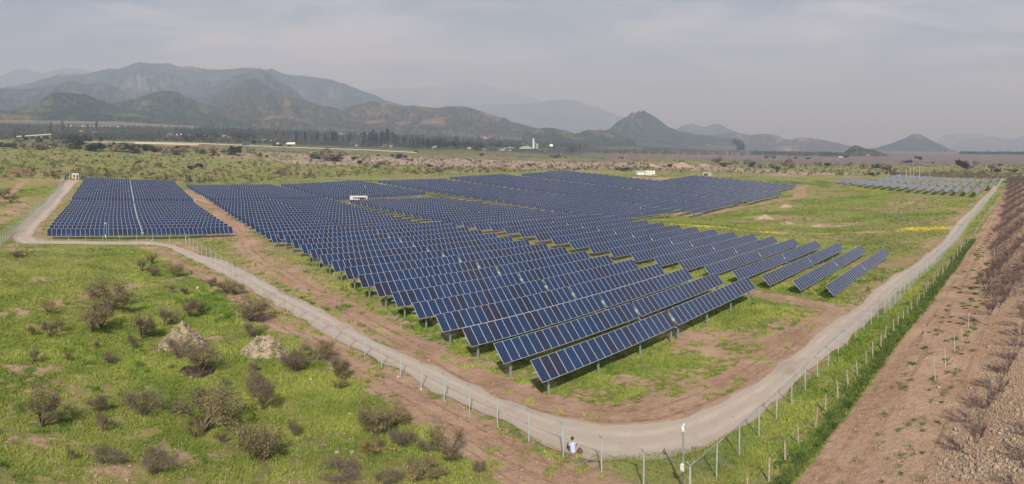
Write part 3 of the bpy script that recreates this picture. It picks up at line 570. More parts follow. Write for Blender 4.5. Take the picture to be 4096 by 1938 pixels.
# linkage beams between neighbouring rows
BEAM = mat('dark_green_steel', (.16, .22, .20), .6, .2, .1, 3)  # one dark grey-green steel tone for all beams
def beam(b, ka, kb, label):
    K = b['K']; m = MB(); pts = []
    for k in range(ka, kb + 1):
        X = np.interp(k, K[:, 0], K[:, 1]) + 20.18; Y = b['y0'] + k * PITCH + WL / 2 * CT; Z = np.interp(k, K[:, 0], K[:, 2]) - WL / 2 * ST - 1.05; pts.append((X, Y, Z))
    for p, q in zip(pts[:-1], pts[1:]): m.tube([p, q], .07, 6)
    for dx in (.0,): pass
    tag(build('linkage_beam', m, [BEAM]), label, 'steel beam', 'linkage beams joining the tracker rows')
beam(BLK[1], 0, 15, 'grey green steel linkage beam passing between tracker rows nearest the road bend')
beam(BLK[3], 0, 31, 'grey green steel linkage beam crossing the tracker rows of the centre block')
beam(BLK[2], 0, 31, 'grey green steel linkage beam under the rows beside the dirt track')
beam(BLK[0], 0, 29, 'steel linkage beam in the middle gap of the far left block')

# ------------------------------------------------------------------ perimeter fence of chain link on cranked steel posts
pm = MB(); pm.tube([(0, 0, -.3), (0, 0, 2.08)], .045, 6); pm.tube([(0, 0, 2.04), (0, -.32, 2.45)], .036, 6); FPOST = pm.mesh('fence_post', [M['galvd']])
def fence(label, pts, step, brace_at=(), grp='runs of the perimeter fence', wires=True):
    P = np.array(pts, float); d = np.concatenate([[0], np.cumsum(np.hypot(*np.diff(P, axis=0).T))]); n = max(2, int(round(d[-1] / step)) + 1); Rr = resample(P, n); Z = zt(Rr[:, 0], Rr[:, 1])
    r = bpy.data.objects.new('chain_link_fence', None); COL.objects.link(r); r.location = (Rr[0, 0], Rr[0, 1], Z[0]); tag(r, label, 'fence', grp); o = Vector(r.location)
    wm = MB(); base = []
    for i in range(n):
        j = min(i, n - 2); t_ = Rr[j + 1] - Rr[j]; ang = math.atan2(t_[1], t_[0]); p = Vector((Rr[i, 0], Rr[i, 1], Z[i])) - o
        link('fence_post', FPOST, r, p, (random.gauss(0, .012), random.gauss(0, .012), ang)); base.append((p, ang))
    for i in range(n - 1):
        a, b = base[i][0], base[i + 1][0]; dx = (b - a); me = bpy.data.meshes.new('mesh_panel'); off = Vector((0, 0, .03)); top = Vector((0, 0, 2.0)); dr = Vector((-dx.y, dx.x, 0)).normalized() * .035
        me.from_pydata([a + off + dr, b + off + dr, b + top + dr, a + top + dr], [], [(0, 1, 2, 3)]); uv = me.uv_layers.new(name='UVMap'); ln = dx.length
        for li, c in enumerate(((0, 0), (ln, 0), (ln, 1.97), (0, 1.97))): uv.data[li].uv = c
        me.materials.append(M['mesh2' if (Rr[i, 0] > 75 and Rr[i, 1] < 20) or step == 3.01 else 'mesh']); link('mesh_panel', me, r)
        for h, k in ((2.0, 0), (2.18, .12), (2.29, .20), (2.40, .29)) if wires else ((2.0, 0),):
            w = Vector((math.sin(base[i][1]), -math.cos(base[i][1]), 0)) * k; wm.tube([a + w + Vector((0, 0, h)), b + w + Vector((0, 0, h))], .006, 3, cap=False)
    wo = build('barbed_wires', wm, [M['galv']], r); struct(wo, 'stuff')
    for i, s in brace_at:
        bm = MB(); a = base[i][0]; t_ = base[i][1]; q = Vector((math.cos(t_) * s * 1.5, math.sin(t_) * s * 1.5, .05)); bm.tube([a + Vector((0, 0, 1.35)), a + q], .03, 6); build('brace', bm, [M['galv']], r)
    return r
fence('cranked post fence run with leaning tops along the left leg of the gravel road', [(29.0, 121.5), (29.2, 70), (29.4, 40), (29.6, 17.0)], 3.1, [(0, 1), (11, 1), (17, 1), (32, -1)])
fence('long chain link fence run beside the right leg of the gravel road', [(29.6, 17.0), (60, 16.5), (125, 14.0), (277, 10.6), (430, 6.5)], 3.05, [(1, 1), (6, 1), (12, 1), (24, 1)])
fence('short fence run in front of the far left block of trackers', [(-7.9, 120.5), (12, 121.2), (29.0, 121.5)], 3.4, [(1, 1), (9, -1)])
fence('pale fence run climbing along the left edge of the site to the guard hut', [(11.2, 292), (4.5, 223), (0, 189), (-3.6, 159), (-7.9, 120.5)], 3.01)
fence('thin rear fence run behind the trackers beyond the meadow edge', [(440, 4), (455, 80), (425, 131), (384, 193), (356, 232), (338, 266), (300, 296), (235, 306), (150, 309), (70, 305), (19, 297)], 3.0)

# ------------------------------------------------------------------ old wire fence on wooden posts by the orchard
wp = []
for v in range(3):
    m = MB(); m.tube([(0, 0, -.2), (.03 * v, .02, .5), (-.02 + .03 * v, .05 * (v - 1), 1.0), (.04, .02 * v, 1.45)], [.075, .07, .06, .045], 6); wp.append(m.mesh('wooden_post', [M['wood']]))
r = bpy.data.objects.new('wire_fence', None); COL.objects.link(r); tag(r, 'old wire fence on crooked wooden posts between weeds and orchard track', 'fence'); wmb = MB(); prev = None
wx = 31.0; i = 0
while wx < 330:
    y = 14.05 - .033 * (wx - 33) + random.gauss(0, .12); z = z1(wx, y); rot = (random.gauss(0, .07), random.gauss(0, .07), random.random() * 6)
    if i == 0: r.location = (wx, y, z); o = Vector(r.location)
    p = Vector((wx, y, z)) - o
    if i < 120: link('wooden_post', wp[i % 3], r, p, rot, (1, 1, random.uniform(.85, 1.1)))
    if prev is not None:
        for h in (.5, .9, 1.25): wmb.tube([prev + Vector((0, 0, h)), p + Vector((0, 0, h))], .005, 3, cap=False)
    prev = p; wx += random.uniform(2.4, 3.1); i += 1
struct(build('wires', wmb, [M['galv']], r), 'stuff')

# ------------------------------------------------------------------ plants
def twigs(b, rng, n, c, rad, ln, r0, mi, up=.3):
    for _ in range(n):
        u = rng.normal(size=3); u /= np.linalg.norm(u); p = np.array(c) + u * np.array(rad) * rng.random() ** .4; d = u * .7 + rng.normal(size=3) * .6 + np.array([0, 0, up]); d /= np.linalg.norm(d); q = p + d * ln * rng.uniform(.5, 1.2)
        s = np.cross(d, rng.normal(size=3)); s /= np.linalg.norm(s); s *= r0; b.add([p - s, p + s, q], [(0, 1, 2)], mi)
def leaves(b, rng, n, cs, size, mi):
    for _ in range(n):
        c, rad = cs[rng.integers(len(cs))]; u = rng.normal(size=3); u /= np.linalg.norm(u); p = np.array(c) + u * np.array(rad) * rng.random() ** .35
        a = rng.normal(size=3); a /= np.linalg.norm(a); e = np.cross(a, rng.normal(size=3)); e /= np.linalg.norm(e); s = size * rng.uniform(.5, 1.3); b.add([p, p + a * s, p + (a * .5 + e * .7) * s], [(0, 1, 2)], mi)
def shrubpair(seed, leafmat, nl, nt, wr, size=.05, stems=4):
    """unit-height thorn shrub of leaning stems: trunk mesh and ragged crown mesh"""
    rng = np.random.default_rng(seed); tr = MB(); cw = MB(); cs = []; stems = int(rng.integers(4, 8)); skew = rng.normal(size=2) * .12
    for s in range(stems):
        an = s * 6.28 / stems + rng.normal() * .45; L_ = rng.uniform(.16, .62) * wr; top = rng.uniform(.48, .95); p1 = np.array([math.cos(an) * L_ * .25, math.sin(an) * L_ * .25, .2]); p2 = np.array([math.cos(an) * L_ * .65 + skew[0] * .5, math.sin(an) * L_ * .65 + skew[1] * .5, top * .62]); p3 = np.array([math.cos(an) * L_ + skew[0], math.sin(an) * L_ + skew[1], top * .9])
        tr.tube([(0, 0, -.03), p1, p2, p3], [.03, .023, .014, .006], 5)
        for q in range(6):
            a2 = an + rng.normal() * 1.1; st = p2 if q % 2 else (p1 + p2) / 2; e = st + np.array([math.cos(a2), math.sin(a2), rng.uniform(.0, .9)]) * rng.uniform(.12, .30); tr.tube([st, e], [.011, .003], 4); cs.append((e, (.10, .10, .075)))
        k = rng.uniform(.09, .19); cs += [(p3, (k, k, k * .7)), (p2 + rng.normal(size=3) * .04, (.13, .13, .09))]
    leaves(cw, rng, nl, cs, size, 0)
    for _ in range(nt):
        c, rad = cs[rng.integers(len(cs))]; twigs(cw, rng, 1, c, np.array(rad) * 1.25, .15, .0045, 1)
    return tr.mesh('trunk', [M['bark']]), cw.mesh('crown', [M[leafmat], M['bark']])
SH = {'o': [shrubpair(i, 'leafo', 1600, 1300, 1.0, .036) for i in range(6)], 'y': [shrubpair(10 + i, 'leafy', 1500, 600, 1.0, .036) for i in range(3)], 'g': [shrubpair(20 + i, 'leafg', 600, 1900, .95, .026, 5) for i in range(5)]}
def q0(s, x0, y0, *L_): return [(x0 + a / s, y0 + b / s, c / s, d / s, e) for a, b, c, d, e in L_]
SL = q0(2.4385, 0, 1000, (1385, 210, 120, 60, 'g'), (1480, 135, 95, 90, 'o'), (1490, 265, 120, 130, 'g'), (1715, 270, 130, 130, 'o'), (2060, 360, 90, 110, 'o'), (2200, 420, 120, 170, 'o'), (1085, 590, 285, 380, 'o'), (470, 625, 160, 150, 'y'), (895, 815, 330, 220, 'o'), (985, 770, 250, 190, 'g'), (480, 855, 180, 150, 'g'), (315, 840, 110, 80, 'g'), (600, 800, 130, 100, 'y'), (1385, 870, 250, 230, 'o'), (1450, 860, 220, 160, 'g'), (1600, 750, 180, 90, 'g'), (1680, 720, 140, 130, 'o'), (1845, 660, 200, 150, 'g'), (1940, 620, 120, 110, 'g'), (2440, 700, 230, 270, 'o'), (1300, 980, 180, 90, 'g'), (945, 960, 90, 50, 'g'), (1735, 1060, 220, 170, 'g'), (1960, 1190, 270, 330, 'o'), (330, 1100, 130, 80, 'g'), (660, 1090, 120, 70, 'y'), (1060, 1110, 120, 150, 'g'), (1800, 440, 90, 80, 'g'), (2470, 860, 150, 150, 'g'), (1680, 420, 80, 60, 'g')) + \
  q0(2.4385, 0, 1438, (400, 675, 370, 300, 'o'), (1395, 555, 240, 280, 'g'), (960, 510, 200, 170, 'g'), (1000, 710, 200, 110, 'g'), (1985, 700, 430, 500, 'o'), (1900, 775, 180, 120, 'y'), (1050, 985, 130, 270, 'g'), (1490, 1130, 230, 290, 'g'), (2150, 820, 120, 90, 'g'), (2200, 270, 90, 60, 'g'), (2480, 320, 210, 170, 'g'), (690, 990, 160, 60, 'g')) + \
  q0(2.4385, 1000, 1438, (120, 490, 390, 250, 'g'), (430, 120, 200, 240, 'g'), (870, 190, 230, 170, 'o'), (120, 990, 380, 430, 'o'), (430, 760, 160, 120, 'g'), (1230, 750, 330, 340, 'o'), (1440, 640, 210, 270, 'y'), (1190, 930, 180, 230, 'y'), (1500, 860, 200, 260, 'g'), (880, 290, 90, 120, 'o'), (1930, 990, 330, 270, 'o'), (1740, 900, 90, 170, 'g'), (880, 1150, 120, 350, 'g'), (1330, 1205, 140, 200, 'g'), (1640, 1195, 230, 270, 'o'), (2230, 1110, 120, 110, 'g'), (40, 120, 90, 70, 'g')) + \
  [(12, 790, 36, 48, 'o'), (45, 812, 36, 44, 'o'), (62, 1028, 30, 60, 'g'), (1272, 1442, 80, 110, 'o'), (1169, 1490, 90, 90, 'g'), (1000, 1290, 60, 80, 'g'), (940, 1180, 50, 60, 'o'), (1365, 1520, 60, 60, 'o')]
SL.sort(key=lambda s: s[0]); TN = {'o': 'olive brown thorn shrub', 'y': 'yellowish thorn shrub', 'g': 'grey leafless thorn shrub'}
cnt = {}; tot = {}
for s in SL: tot[s[4]] = tot.get(s[4], 0) + 1
for (px, py, hp, wp_, ty) in SL:
    x, y, z = G(px, py); h = hp * math.hypot(x, y) / F * 1.02; w = wp_ * math.hypot(x, y) / F; i = cnt.get(ty, 0); cnt[ty] = i + 1
    r = bpy.data.objects.new('thorn_shrub', None); COL.objects.link(r); r.location = (x, y, z); r.rotation_euler = (0, 0, random.random() * 6.28); r.scale = (w * random.uniform(1.1, 1.45), w * random.uniform(1.0, 1.3), h * random.uniform(1.1, 1.25))
    sz = 'tall ' if h > 2.6 else ('low ' if h < 1.2 else '')
    tag(r, f"{sz}{TN[ty]}, {od(i)} {ty == 'g' and 'grey' or ty == 'y' and 'yellowish' or 'olive'} one from the left in the near meadow", 'shrub', 'thorn shrubs in the near meadow')
    a, b = SH[ty][i % len(SH[ty])]; link('trunk', a, r); link('crown', b, r)

# orchard of bare pruned trees
OT = []
for v in range(5):
    rng = np.random.default_rng(40 + v); tr = MB(); cw = MB(); tr.tube([(0, 0, -.1), (.03, .02, .5), (rng.normal() * .08, rng.normal() * .08, 1.1)], [.085, .07, .06], 7)
    top = tr.v[-1]; c0 = np.array([0, 0, 1.05])
    for s in range(6):
        an = s * 1.05 + rng.normal() * .2; L1 = rng.uniform(.6, .9); p1 = c0 + np.array([math.cos(an) * L1 * .5, math.sin(an) * L1 * .5, .55]); p2 = c0 + np.array([math.cos(an) * L1, math.sin(an) * L1, rng.uniform(1.1, 1.5)]); tr.tube([c0, p1, p2], [.045, .032, .014], 5)
        for q in range(16):
            tt = rng.random(); st = p1 * (1 - tt) + p2 * tt; a2 = an + rng.normal() * 1.1; d = np.array([math.cos(a2) * .6, math.sin(a2) * .6, rng.uniform(.3, 1.1)]); e = st + d * rng.uniform(.35, .8); cw.tube([st, (st + e) / 2 + rng.normal(size=3) * .04, e], [.022, .015, .006], 3, cap=False)
            for k in range(4): f = st + (e - st) * rng.uniform(.3, .95); g2 = f + (d * .4 + rng.normal(size=3) * .35) * rng.uniform(.3, .6); cw.tube([f, g2], [.012, .004], 3, cap=False)
    OT.append((tr.mesh('trunk', [M['barkg']]), cw.mesh('crown', [M['twig']])))
ob = []
for j in range(-2, 15):
    for s in range(130):
        x = 33 + s * 3.75 + (j % 3) * 1.2; y = 12.2 - .14 * x + 4.45 * j; 
        if j == 0 and x < 67: continue
        if y > 5.2 - .006 * x or (j == -1 and x < 39): continue
        p = PXY(x, y, z1(x, y)); D = math.hypot(x, y)
        if p[0] > 4096 + 2.2 * F / D or D > 470: continue
        ob.append((x, y, j, D))
ob.sort(key=lambda q: q[3]); rowc = {}
for i, (x, y, j, D) in enumerate(ob[:300]):
    k = rowc.get(j, 0); rowc[j] = k + 1; sc = random.uniform(.8, 1.1)
    r = bpy.data.objects.new('orchard_tree', None); COL.objects.link(r); r.location = (x + random.gauss(0, .15), y + random.gauss(0, .15), z1(x, y)); r.rotation_euler = (random.gauss(0, .04), random.gauss(0, .04), random.random() * 6.28); r.scale = (sc,) * 3
    tag(r, f"bare greyish orchard tree, {od(k)} along the {od(j + 2)} orchard row from the near corner", 'tree', 'bare trees of the orchard on the right')
    a, b = OT[i % 5]; link('trunk', a, r); link('crown', b, r)
# limewashed stakes (young trees) before the orchard
sm_ = MB(); sm_.tube([(0, 0, -.1), (.02, .01, .6), (-.01, .03, 1.2), (.02, .02, 1.75)], [.04, .035, .03, .015], 6); SM = sm_.mesh('stake', [M['stake']])
for i, (px, py) in enumerate([(3741, 1525), (3782, 1468), (3819, 1412), (3849, 1368), (3873, 1317), (3927, 1062), (3941, 1047), (3954, 1018), (3966, 996), (4028, 874)]):
    x, y, z = G(px, py); o = link('stake', SM, None, (x, y, z), (random.gauss(0, .05), random.gauss(0, .05), 0), (1, 1, random.uniform(.85, 1.1)))
    tag(o, f"white painted stake beside the orchard track, {od(i)} counting away from the camera", 'stake', 'white stakes at the orchard edge')

# ------------------------------------------------------------------ rocks and rubble
def rockmesh(seed, m):
    import bmesh
    bm = bmesh.new(); bmesh.ops.create_icosphere(bm, subdivisions=2, radius=.5); rng = np.random.default_rng(seed); k = rng.normal(size=(5, 3))
    for v in bm.verts:
        n = np.array(v.co); f = 1 + sum(.10 * math.sin(3.2 * np.dot(k[i], n) + i) for i in range(5)); v.co = Vector(n * f * np.array([1, .8, .62]))
    me = bpy.data.meshes.new('rock'); bm.to_mesh(me); bm.free(); me.materials.append(m); return me
RK = [rockmesh(i, M['rock']) for i in range(4)]
RL = [('L', a, b, c) for a, b, c in ((940, 1193, 9), (375, 1316, 11), (2.4 * 0 + 783, 1157, 20), (643, 1157, 7), (600, 1117, 7), (560, 1357, 7), (637, 1407, 12), (18, 1275, 13))]
RL = [(375, 1316, 11), (790, 1157, 19), (643, 1157, 7), (600, 1117, 8), (560, 1357, 8), (637, 1407, 12), (18, 1275, 13), (733, 1410, 14), (765, 1516, 16), (553, 1775, 9), (580, 1785, 11), (578, 1797, 8), (540, 1842, 12), (520, 1868, 11), (386, 1910, 20), (510, 1927, 22), (590, 1922, 10), (110, 1720, 7), (77, 1722, 7), (345, 1762, 8), (430, 1885, 8), (683, 1868, 8),
      (1325, 1477, 13), (1314, 1503, 11), (1348, 1815, 20), (1408, 1815, 24), (1449, 1845, 15), (1383, 1802, 12), (1372, 1843, 11), (1516, 1857, 9), (1338, 1754, 10), (1378, 1738, 8), (1435, 1658, 13), (1324, 1722, 7), (1415, 1885, 10), (1629, 1872, 16), (1883, 1915, 14), (1594, 1512, 17), (1684, 1561, 16), (1630, 1478, 9), (1605, 1500, 8), (1718, 1447, 15), (1550, 1372, 10), (1545, 1375, 9), (1473, 1333, 10), (1448, 1303, 6),
      (2180, 1812, 17), (2085, 1915, 15), (2198, 1840, 10), (2237, 1850, 9), (2014, 1742, 10), (2045, 1757, 11), (3148, 1823, 15), (3205, 1770, 14), (3123, 1848, 15), (3110, 1872, 15), (3170, 1800, 8), (3383, 1660, 14), (3378, 1588, 10), (3445, 1618, 7), (3440, 1665, 8), (3593, 1848, 15), (3265, 1918, 10), (3617, 1635, 10), (3597, 1660, 9), (3688, 1742, 9), (3727, 1716, 10), (3753, 1553, 14), (3830, 1317, 11), (3840, 1396, 10), (3903, 1255, 14), (3875, 1258, 10), (3885, 1665, 16), (3892, 1648, 10), (3858, 1786, 14), (3998, 1740, 17), (4003, 1765, 12), (4050, 1612, 18), (4083, 1594, 13), (3951, 1832, 12), (4008, 1795, 13), (4040, 1712, 11), (4010, 1678, 10), (3950, 1880, 12), (3790, 1104, 12), (3765, 1102, 10), (3695, 1195, 14), (3782, 1087, 8), (3450, 1195, 10), (3403, 1205, 8), (3445, 1192, 11), (3545, 1083, 8), (3577, 1082, 7), (3170, 966, 6), (2857, 942, 6), (3033, 921, 9), (3054, 922, 9), (3620, 890, 9), (3642, 895, 10), (3660, 893, 9), (3590, 930, 12), (3540, 915, 6), (3022, 846, 5)]
for i, (px, py, s) in enumerate(sorted(RL)):
    x, y, z = G(px, py); w = s * math.hypot(x, y) / F; o = link('rock', RK[i % 4], None, (x, y, z + w * .18), (random.random(), random.random() * .5, random.random() * 6), (w * 1.05, w, w))
    wh = 'in the near meadow' if px < 1950 and py > 1000 and px < 1560 else ('along the fence verge' if px < 2300 else ('on the orchard side of the fence' if px > 3080 and py > 1250 or px > 3740 else 'inside the site among the grass'))
    tag(o, f"{'large' if w > .4 else 'small'} pale rock {wh}, {od(i)} rock counting from the left", 'rock', 'loose pale rocks')
def rubble(name, centers, m, kind_parent=None):
    """many stones joined into one mesh; centers: (x,y,z,size)"""
    base = RK[0]; bv = []; 
    import bmesh
    bm = bmesh.new(); bmesh.ops.create_icosphere(bm, subdivisions=1, radius=.5); V0 = np.array([v.co for v in bm.verts]); F0 = np.array([[v.index for v in f.verts] for f in bm.faces]); bm.free()
    n = len(centers); C_ = np.array(centers); rg = np.random.default_rng(5); V = np.repeat(V0[None], n, 0) * (1 + rg.normal(size=(n, len(V0), 1)) * .16) * rg.uniform(.55, 1.2, (n, 1, 3)) * C_[:, None, 3:4] + C_[:, None, :3]
    Fc = (F0[None] + (np.arange(n) * len(V0))[:, None, None]).reshape(-1, 3); return npmesh(name, V.reshape(-1, 3), Fc, [m])
# strip of cobbles under the orchard trees
cs = []
rg = np.random.default_rng(8)
for _ in range(12000):
    px = rg.uniform(3700, 4200); py = 1020 + rg.random() ** .7 * 930
    lim = np.interp(py, [1020, 1300, 1500, 1700, 1938], [3975, 3930, 3930, 3850, 3720]); 
    if px < lim + rg.normal() * 22: continue
    a = (px - PX0) / F; D = (HC + .4) * F / (py - PYH); x, y = D * math.sin(a), D * math.cos(a); cs.append((x, y, 0, rg.uniform(.05, .20) * (1 + (rg.random() < .04) * 1.3)))
cs = np.array(cs); cs[:, 2] = zt(cs[:, 0], cs[:, 1]) + cs[:, 3] * .1
struct(link('rubble_strip', rubble('rubble_strip', cs, M['rock'])), 'stuff')
# crumbs of stone along road edges and near fence
cs = []
for LN, off, w, n in ((road_in, .0, .6, 900), (road_out, -.9, .8, 900), (track1, .0, 2.5, 700), (outer1, 0, 1.5, 500)):
    Rr = resample(LN, 400)
    for _ in range(n):
        i = int(399 * rg.random() ** .8); cs.append((Rr[-1 - i if LN is road_in and False else i, 0] + rg.normal() * w, Rr[i, 1] + rg.normal() * w, 0, rg.uniform(.05, .17)))
for _ in range(1500):
    px = rg.uniform(0, 2000); py = rg.uniform(1350, 1938); x, y, _z = (lambda a, D: (D * math.sin(a), D * math.cos(a), 0))((px - PX0) / F, HC * F / (py - PYH)); cs.append((x, y, 0, rg.uniform(.05, .16)))
for _ in range(1300):
    px = rg.uniform(3150, 3950); py = rg.uniform(1050, 1938); x, y, _z = (lambda a, D: (D * math.sin(a), D * math.cos(a), 0))((px - PX0) / F, HC * F / (py - PYH))
    if y < 12: cs.append((x, y, 0, rg.uniform(.04, .14)))
cs = np.array(cs); cs[:, 2] = zt(cs[:, 0], cs[:, 1]) + cs[:, 3] * .15
struct(link('scattered_stones', rubble('scattered_stones', cs, M['rock'])), 'stuff')
# mounds of stone and soil
mmat = bpy.data.materials.new('mound_soil'); mmat.use_nodes = True; t = mmat.node_tree; l = t.links.new; tc = N(t, 'ShaderNodeTexCoord'); B = t.nodes['Principled BSDF']; B.inputs['Roughness'].default_value = .95
l(mix(mr(noise(1.1, 7, .7), .48, .56), mix(mr(noise(6, 6, .7), .35, .65), (.26, .19, .13), (.42, .34, .27)), mix(mr(noise(4, 5), .35, .65), (.07, .10, .025), (.15, .17, .045))), B.inputs['Base Color'])
smat = mat('bare_spoil', (.40, .30, .23), .95, 0, .2, 1.2, .5, col2=(.27, .19, .14)); dmat = mat('red_brown_spoil', (.22, .12, .085), .95, 0, .2, 1.2, .5, col2=(.13, .07, .05))
def mound(px, py, wpx, hpx, label, m, stones, seed, rm_='rockd', cat='mound', ssz=(.07, .24), asp=.8):
    x, y, z = G(px, py); D = math.hypot(x, y); w = wpx * D / F / 2; h = hpx * D / F; a = (px - PX0) / F; x += math.sin(a) * w * asp; y += math.cos(a) * w * asp; z = z1(x, y); h = h * .95
    n = 44; g = np.linspace(-1.15, 1.15, n); U, V = np.meshgrid(g, g, indexing='ij'); rr = np.hypot(U, V); hh = np.where(rr < 1, .8 * (1 - rr ** 1.35), (1 - rr)); hh = hh + (fbm(U * 2.6 + seed, V * 2.6, 4) - .42) * .75 * np.clip(1.1 - rr, 0, 1)
    LX = U * w; LY = V * w * asp; ca, sa = math.cos(a), math.sin(a); WX = x + LX * ca + LY * sa; WY = y - LX * sa + LY * ca; zg = zt(WX, WY); Z = zg + hh * h - .03
    idx = np.arange(n * n).reshape(n, n); Q = np.stack([idx[:-1, :-1].ravel(), idx[:-1, 1:].ravel(), idx[1:, 1:].ravel(), idx[1:, :-1].ravel()], 1)
    r = bpy.data.objects.new('rubble_mound' if stones else 'spoil_heap', None); COL.objects.link(r); r.location = (x, y, z); tag(r, label, cat, 'heaps of stone and soil')
    link('heap', npmesh('heap', np.stack([WX - x, WY - y, Z - z], -1).reshape(-1, 3), Q, [m], True), r)
    if stones:
        rg = np.random.default_rng(seed); c = []
        for _ in range(stones):
            i, j = rg.integers(1, n - 1, 2)
            if rr[i, j] > 1.08: continue
            c.append((WX[i, j] - x + rg.normal() * w * .03, WY[i, j] - y + rg.normal() * w * .03, Z[i, j] - z + .03, rg.uniform(*ssz) * (.7 + .5 * rr[i, j])))
        struct(link('stones', rubble('stones', c, M[rm_]), r), 'stuff')
mound(735, 1413, 215, 112, 'larger grey rubble mound in the near meadow above the dark pit', mmat, 1100, 3)
mound(1060, 1440, 200, 95, 'smaller grey rubble mound at the centre of the near meadow', mmat, 900, 9)
mound(3140, 832, 60, 17, 'small pointed pale soil heap in the inner meadow', smat, 0, 12, ssz=(.1, .3))
mound(3055, 880, 85, 22, 'low stony heap beside the yellow flowers inside the site', smat, 260, 13, 'rock')
mound(3155, 900, 60, 14, 'stony bank overgrown with grass left of the long stone line', mmat, 200, 15, 'rock')
mound(3270, 910, 75, 14, 'reddish stony bank in the middle of the inner meadow', smat, 220, 16, 'rock')
mound(3595, 882, 40, 20, 'dark pile of cut branches in the inner meadow', mat('brushwood', (.13, .10, .085), .95, 0, .5, 3, .6), 0, 17, cat='brush pile')
mound(75, 697, 120, 26, 'red brown spoil heap beyond the road at far left', dmat, 0, 18)
mound(45, 722, 40, 10, 'small dark red spoil heap beside the far left road', dmat, 0, 19)
mound(2730, 672, 130, 25, 'pale gravel heap behind the office container', smat, 200, 20, 'rock', ssz=(.5, 1.3))
mound(2610, 668, 60, 14, 'low pointed gravel heap left of the larger pale heap', smat, 0, 21)
mound(2815, 668, 60, 16, 'pale gravel heap right of the larger pale heap', smat, 0, 22)
# pit under the larger mound, dark soil colour in place of a dug hollow
x, y, z = G(790, 1492); pn = 20; th = np.linspace(0, 2 * math.pi, pn, endpoint=False); rr_ = 1 + .18 * np.sin(3 * th + 1) + .1 * np.sin(7 * th); pitm = MB()
ring = lambda s, dz: [(x + 1.3 * s * math.cos(q) * rr_[i], y + 0.95 * s * math.sin(q) * rr_[i], z1(x + 1.3 * s * math.cos(q) * rr_[i], y + 0.95 * s * math.sin(q) * rr_[i]) + dz) for i, q in enumerate(th)]
V = ring(1.25, .02) + ring(1.05, .30) + ring(.95, .16) + ring(.75, .12); Fq = [(k * pn + i, k * pn + (i + 1) % pn, (k + 1) * pn + (i + 1) % pn, (k + 1) * pn + i) for k in range(3) for i in range(pn)] + [tuple(3 * pn + i for i in range(pn))]
pitm.add(V, Fq); tag(build('pit', pitm, [mat('dark_pit_soil', (.06, .043, .033), .95, 0, .5, 2.5, .9)]), 'dark soil patch of the pit below the larger rubble mound', 'pit')

# ------------------------------------------------------------------ grass tufts and weeds that can be seen near by
def tufts(name, P, hgt, wd, mats, nb=3, spread=.5):
    n = len(P); rg = np.random.default_rng(11); V = np.zeros((n, nb, 3, 3)); an = rg.random((n, nb)) * 6.283; h = hgt[:, None] * rg.uniform(.6, 1.15, (n, nb)); w = wd[:, None] * rg.uniform(.7, 1.2, (n, nb))
    ox = rg.normal(size=(n, nb)) * wd[:, None] * .6; oy = rg.normal(size=(n, nb)) * wd[:, None] * .6; bx = P[:, None, 0] + ox; by = P[:, None, 1] + oy; bz = P[:, None, 2] - .03
    V[:, :, 0, 0] = bx - np.cos(an) * w / 2; V[:, :, 0, 1] = by - np.sin(an) * w / 2; V[:, :, 0, 2] = bz
    V[:, :, 1, 0] = bx + np.cos(an) * w / 2; V[:, :, 1, 1] = by + np.sin(an) * w / 2; V[:, :, 1, 2] = bz
    V[:, :, 2, 0] = bx + rg.normal(size=(n, nb)) * h * spread; V[:, :, 2, 1] = by + rg.normal(size=(n, nb)) * h * spread; V[:, :, 2, 2] = bz + h
    F_ = np.arange(n * nb * 3).reshape(-1, 3); return npmesh(name, V.reshape(-1, 3), F_, mats)
rg = np.random.default_rng(21)
n = 330000; px = rg.uniform(-40, 3900, n); py = 1938 - (rg.random(n) ** .8) * 900; py = np.maximum(py, 1010); a = (px - PX0) / F; D = HC * F / (py - PYH); x = D * np.sin(a); y = D * np.cos(a)
dd, ll = dirt_at(x, y); nz_ = fbm(x * .9, y * .9, 4); keep = (dd + (nz_ - .5) * 1.6 < .50)
yr = 12.6 - .03 * (x - 36); keep &= (y > yr - .3)
ro = pdist(x, y, resample(road_out, 120)); ri = pdist(x, y, resample(road_in, 120)); cen = pdist(x, y, (resample(road_out, 120) + resample(road_in, 120)) / 2); keep &= ~((cen < 2.2) | ((ro < 3.9) & (ri < 3.9) & (x > 28)))
keep &= ~((x > 31) & (y > 17) & (y < 60) & (pdist(x, y, resample(np.array(road_in), 200)) < .3))
pq = G(790, 1492); keep &= np.hypot(x - pq[0], y - pq[1]) > 1.5
x, y, ll, D = x[keep], y[keep], ll[keep], D[keep]; nz_ = fbm(x * .5, y * .5, 3)
lushm = (ll + (nz_ - .5) * .9) > .62
gA = mat('meadow_grass_blades', (.31, .36, .085), .9, 0, .1, .16, col2=(.15, .225, .04), spec=.2); gB = mat('lush_grass_blades', (.18, .29, .05), .9, 0, .1, .3, col2=(.085, .15, .025), spec=.2)
for nm, k_, gm_, hh in (('meadow_grass', ~lushm, gA, .24), ('lush_grass', lushm, gB, .36)):
    P = np.column_stack([x[k_], y[k_], zt(x[k_], y[k_])]); s_ = np.clip(D[k_] / 45, .8, 1.8)
    struct(link(nm, tufts(nm, P, hh * (.4 + .9 * rg.random(len(P)) ** 1.5) * s_ ** .5, .062 * s_, [gm_])), 'stuff')
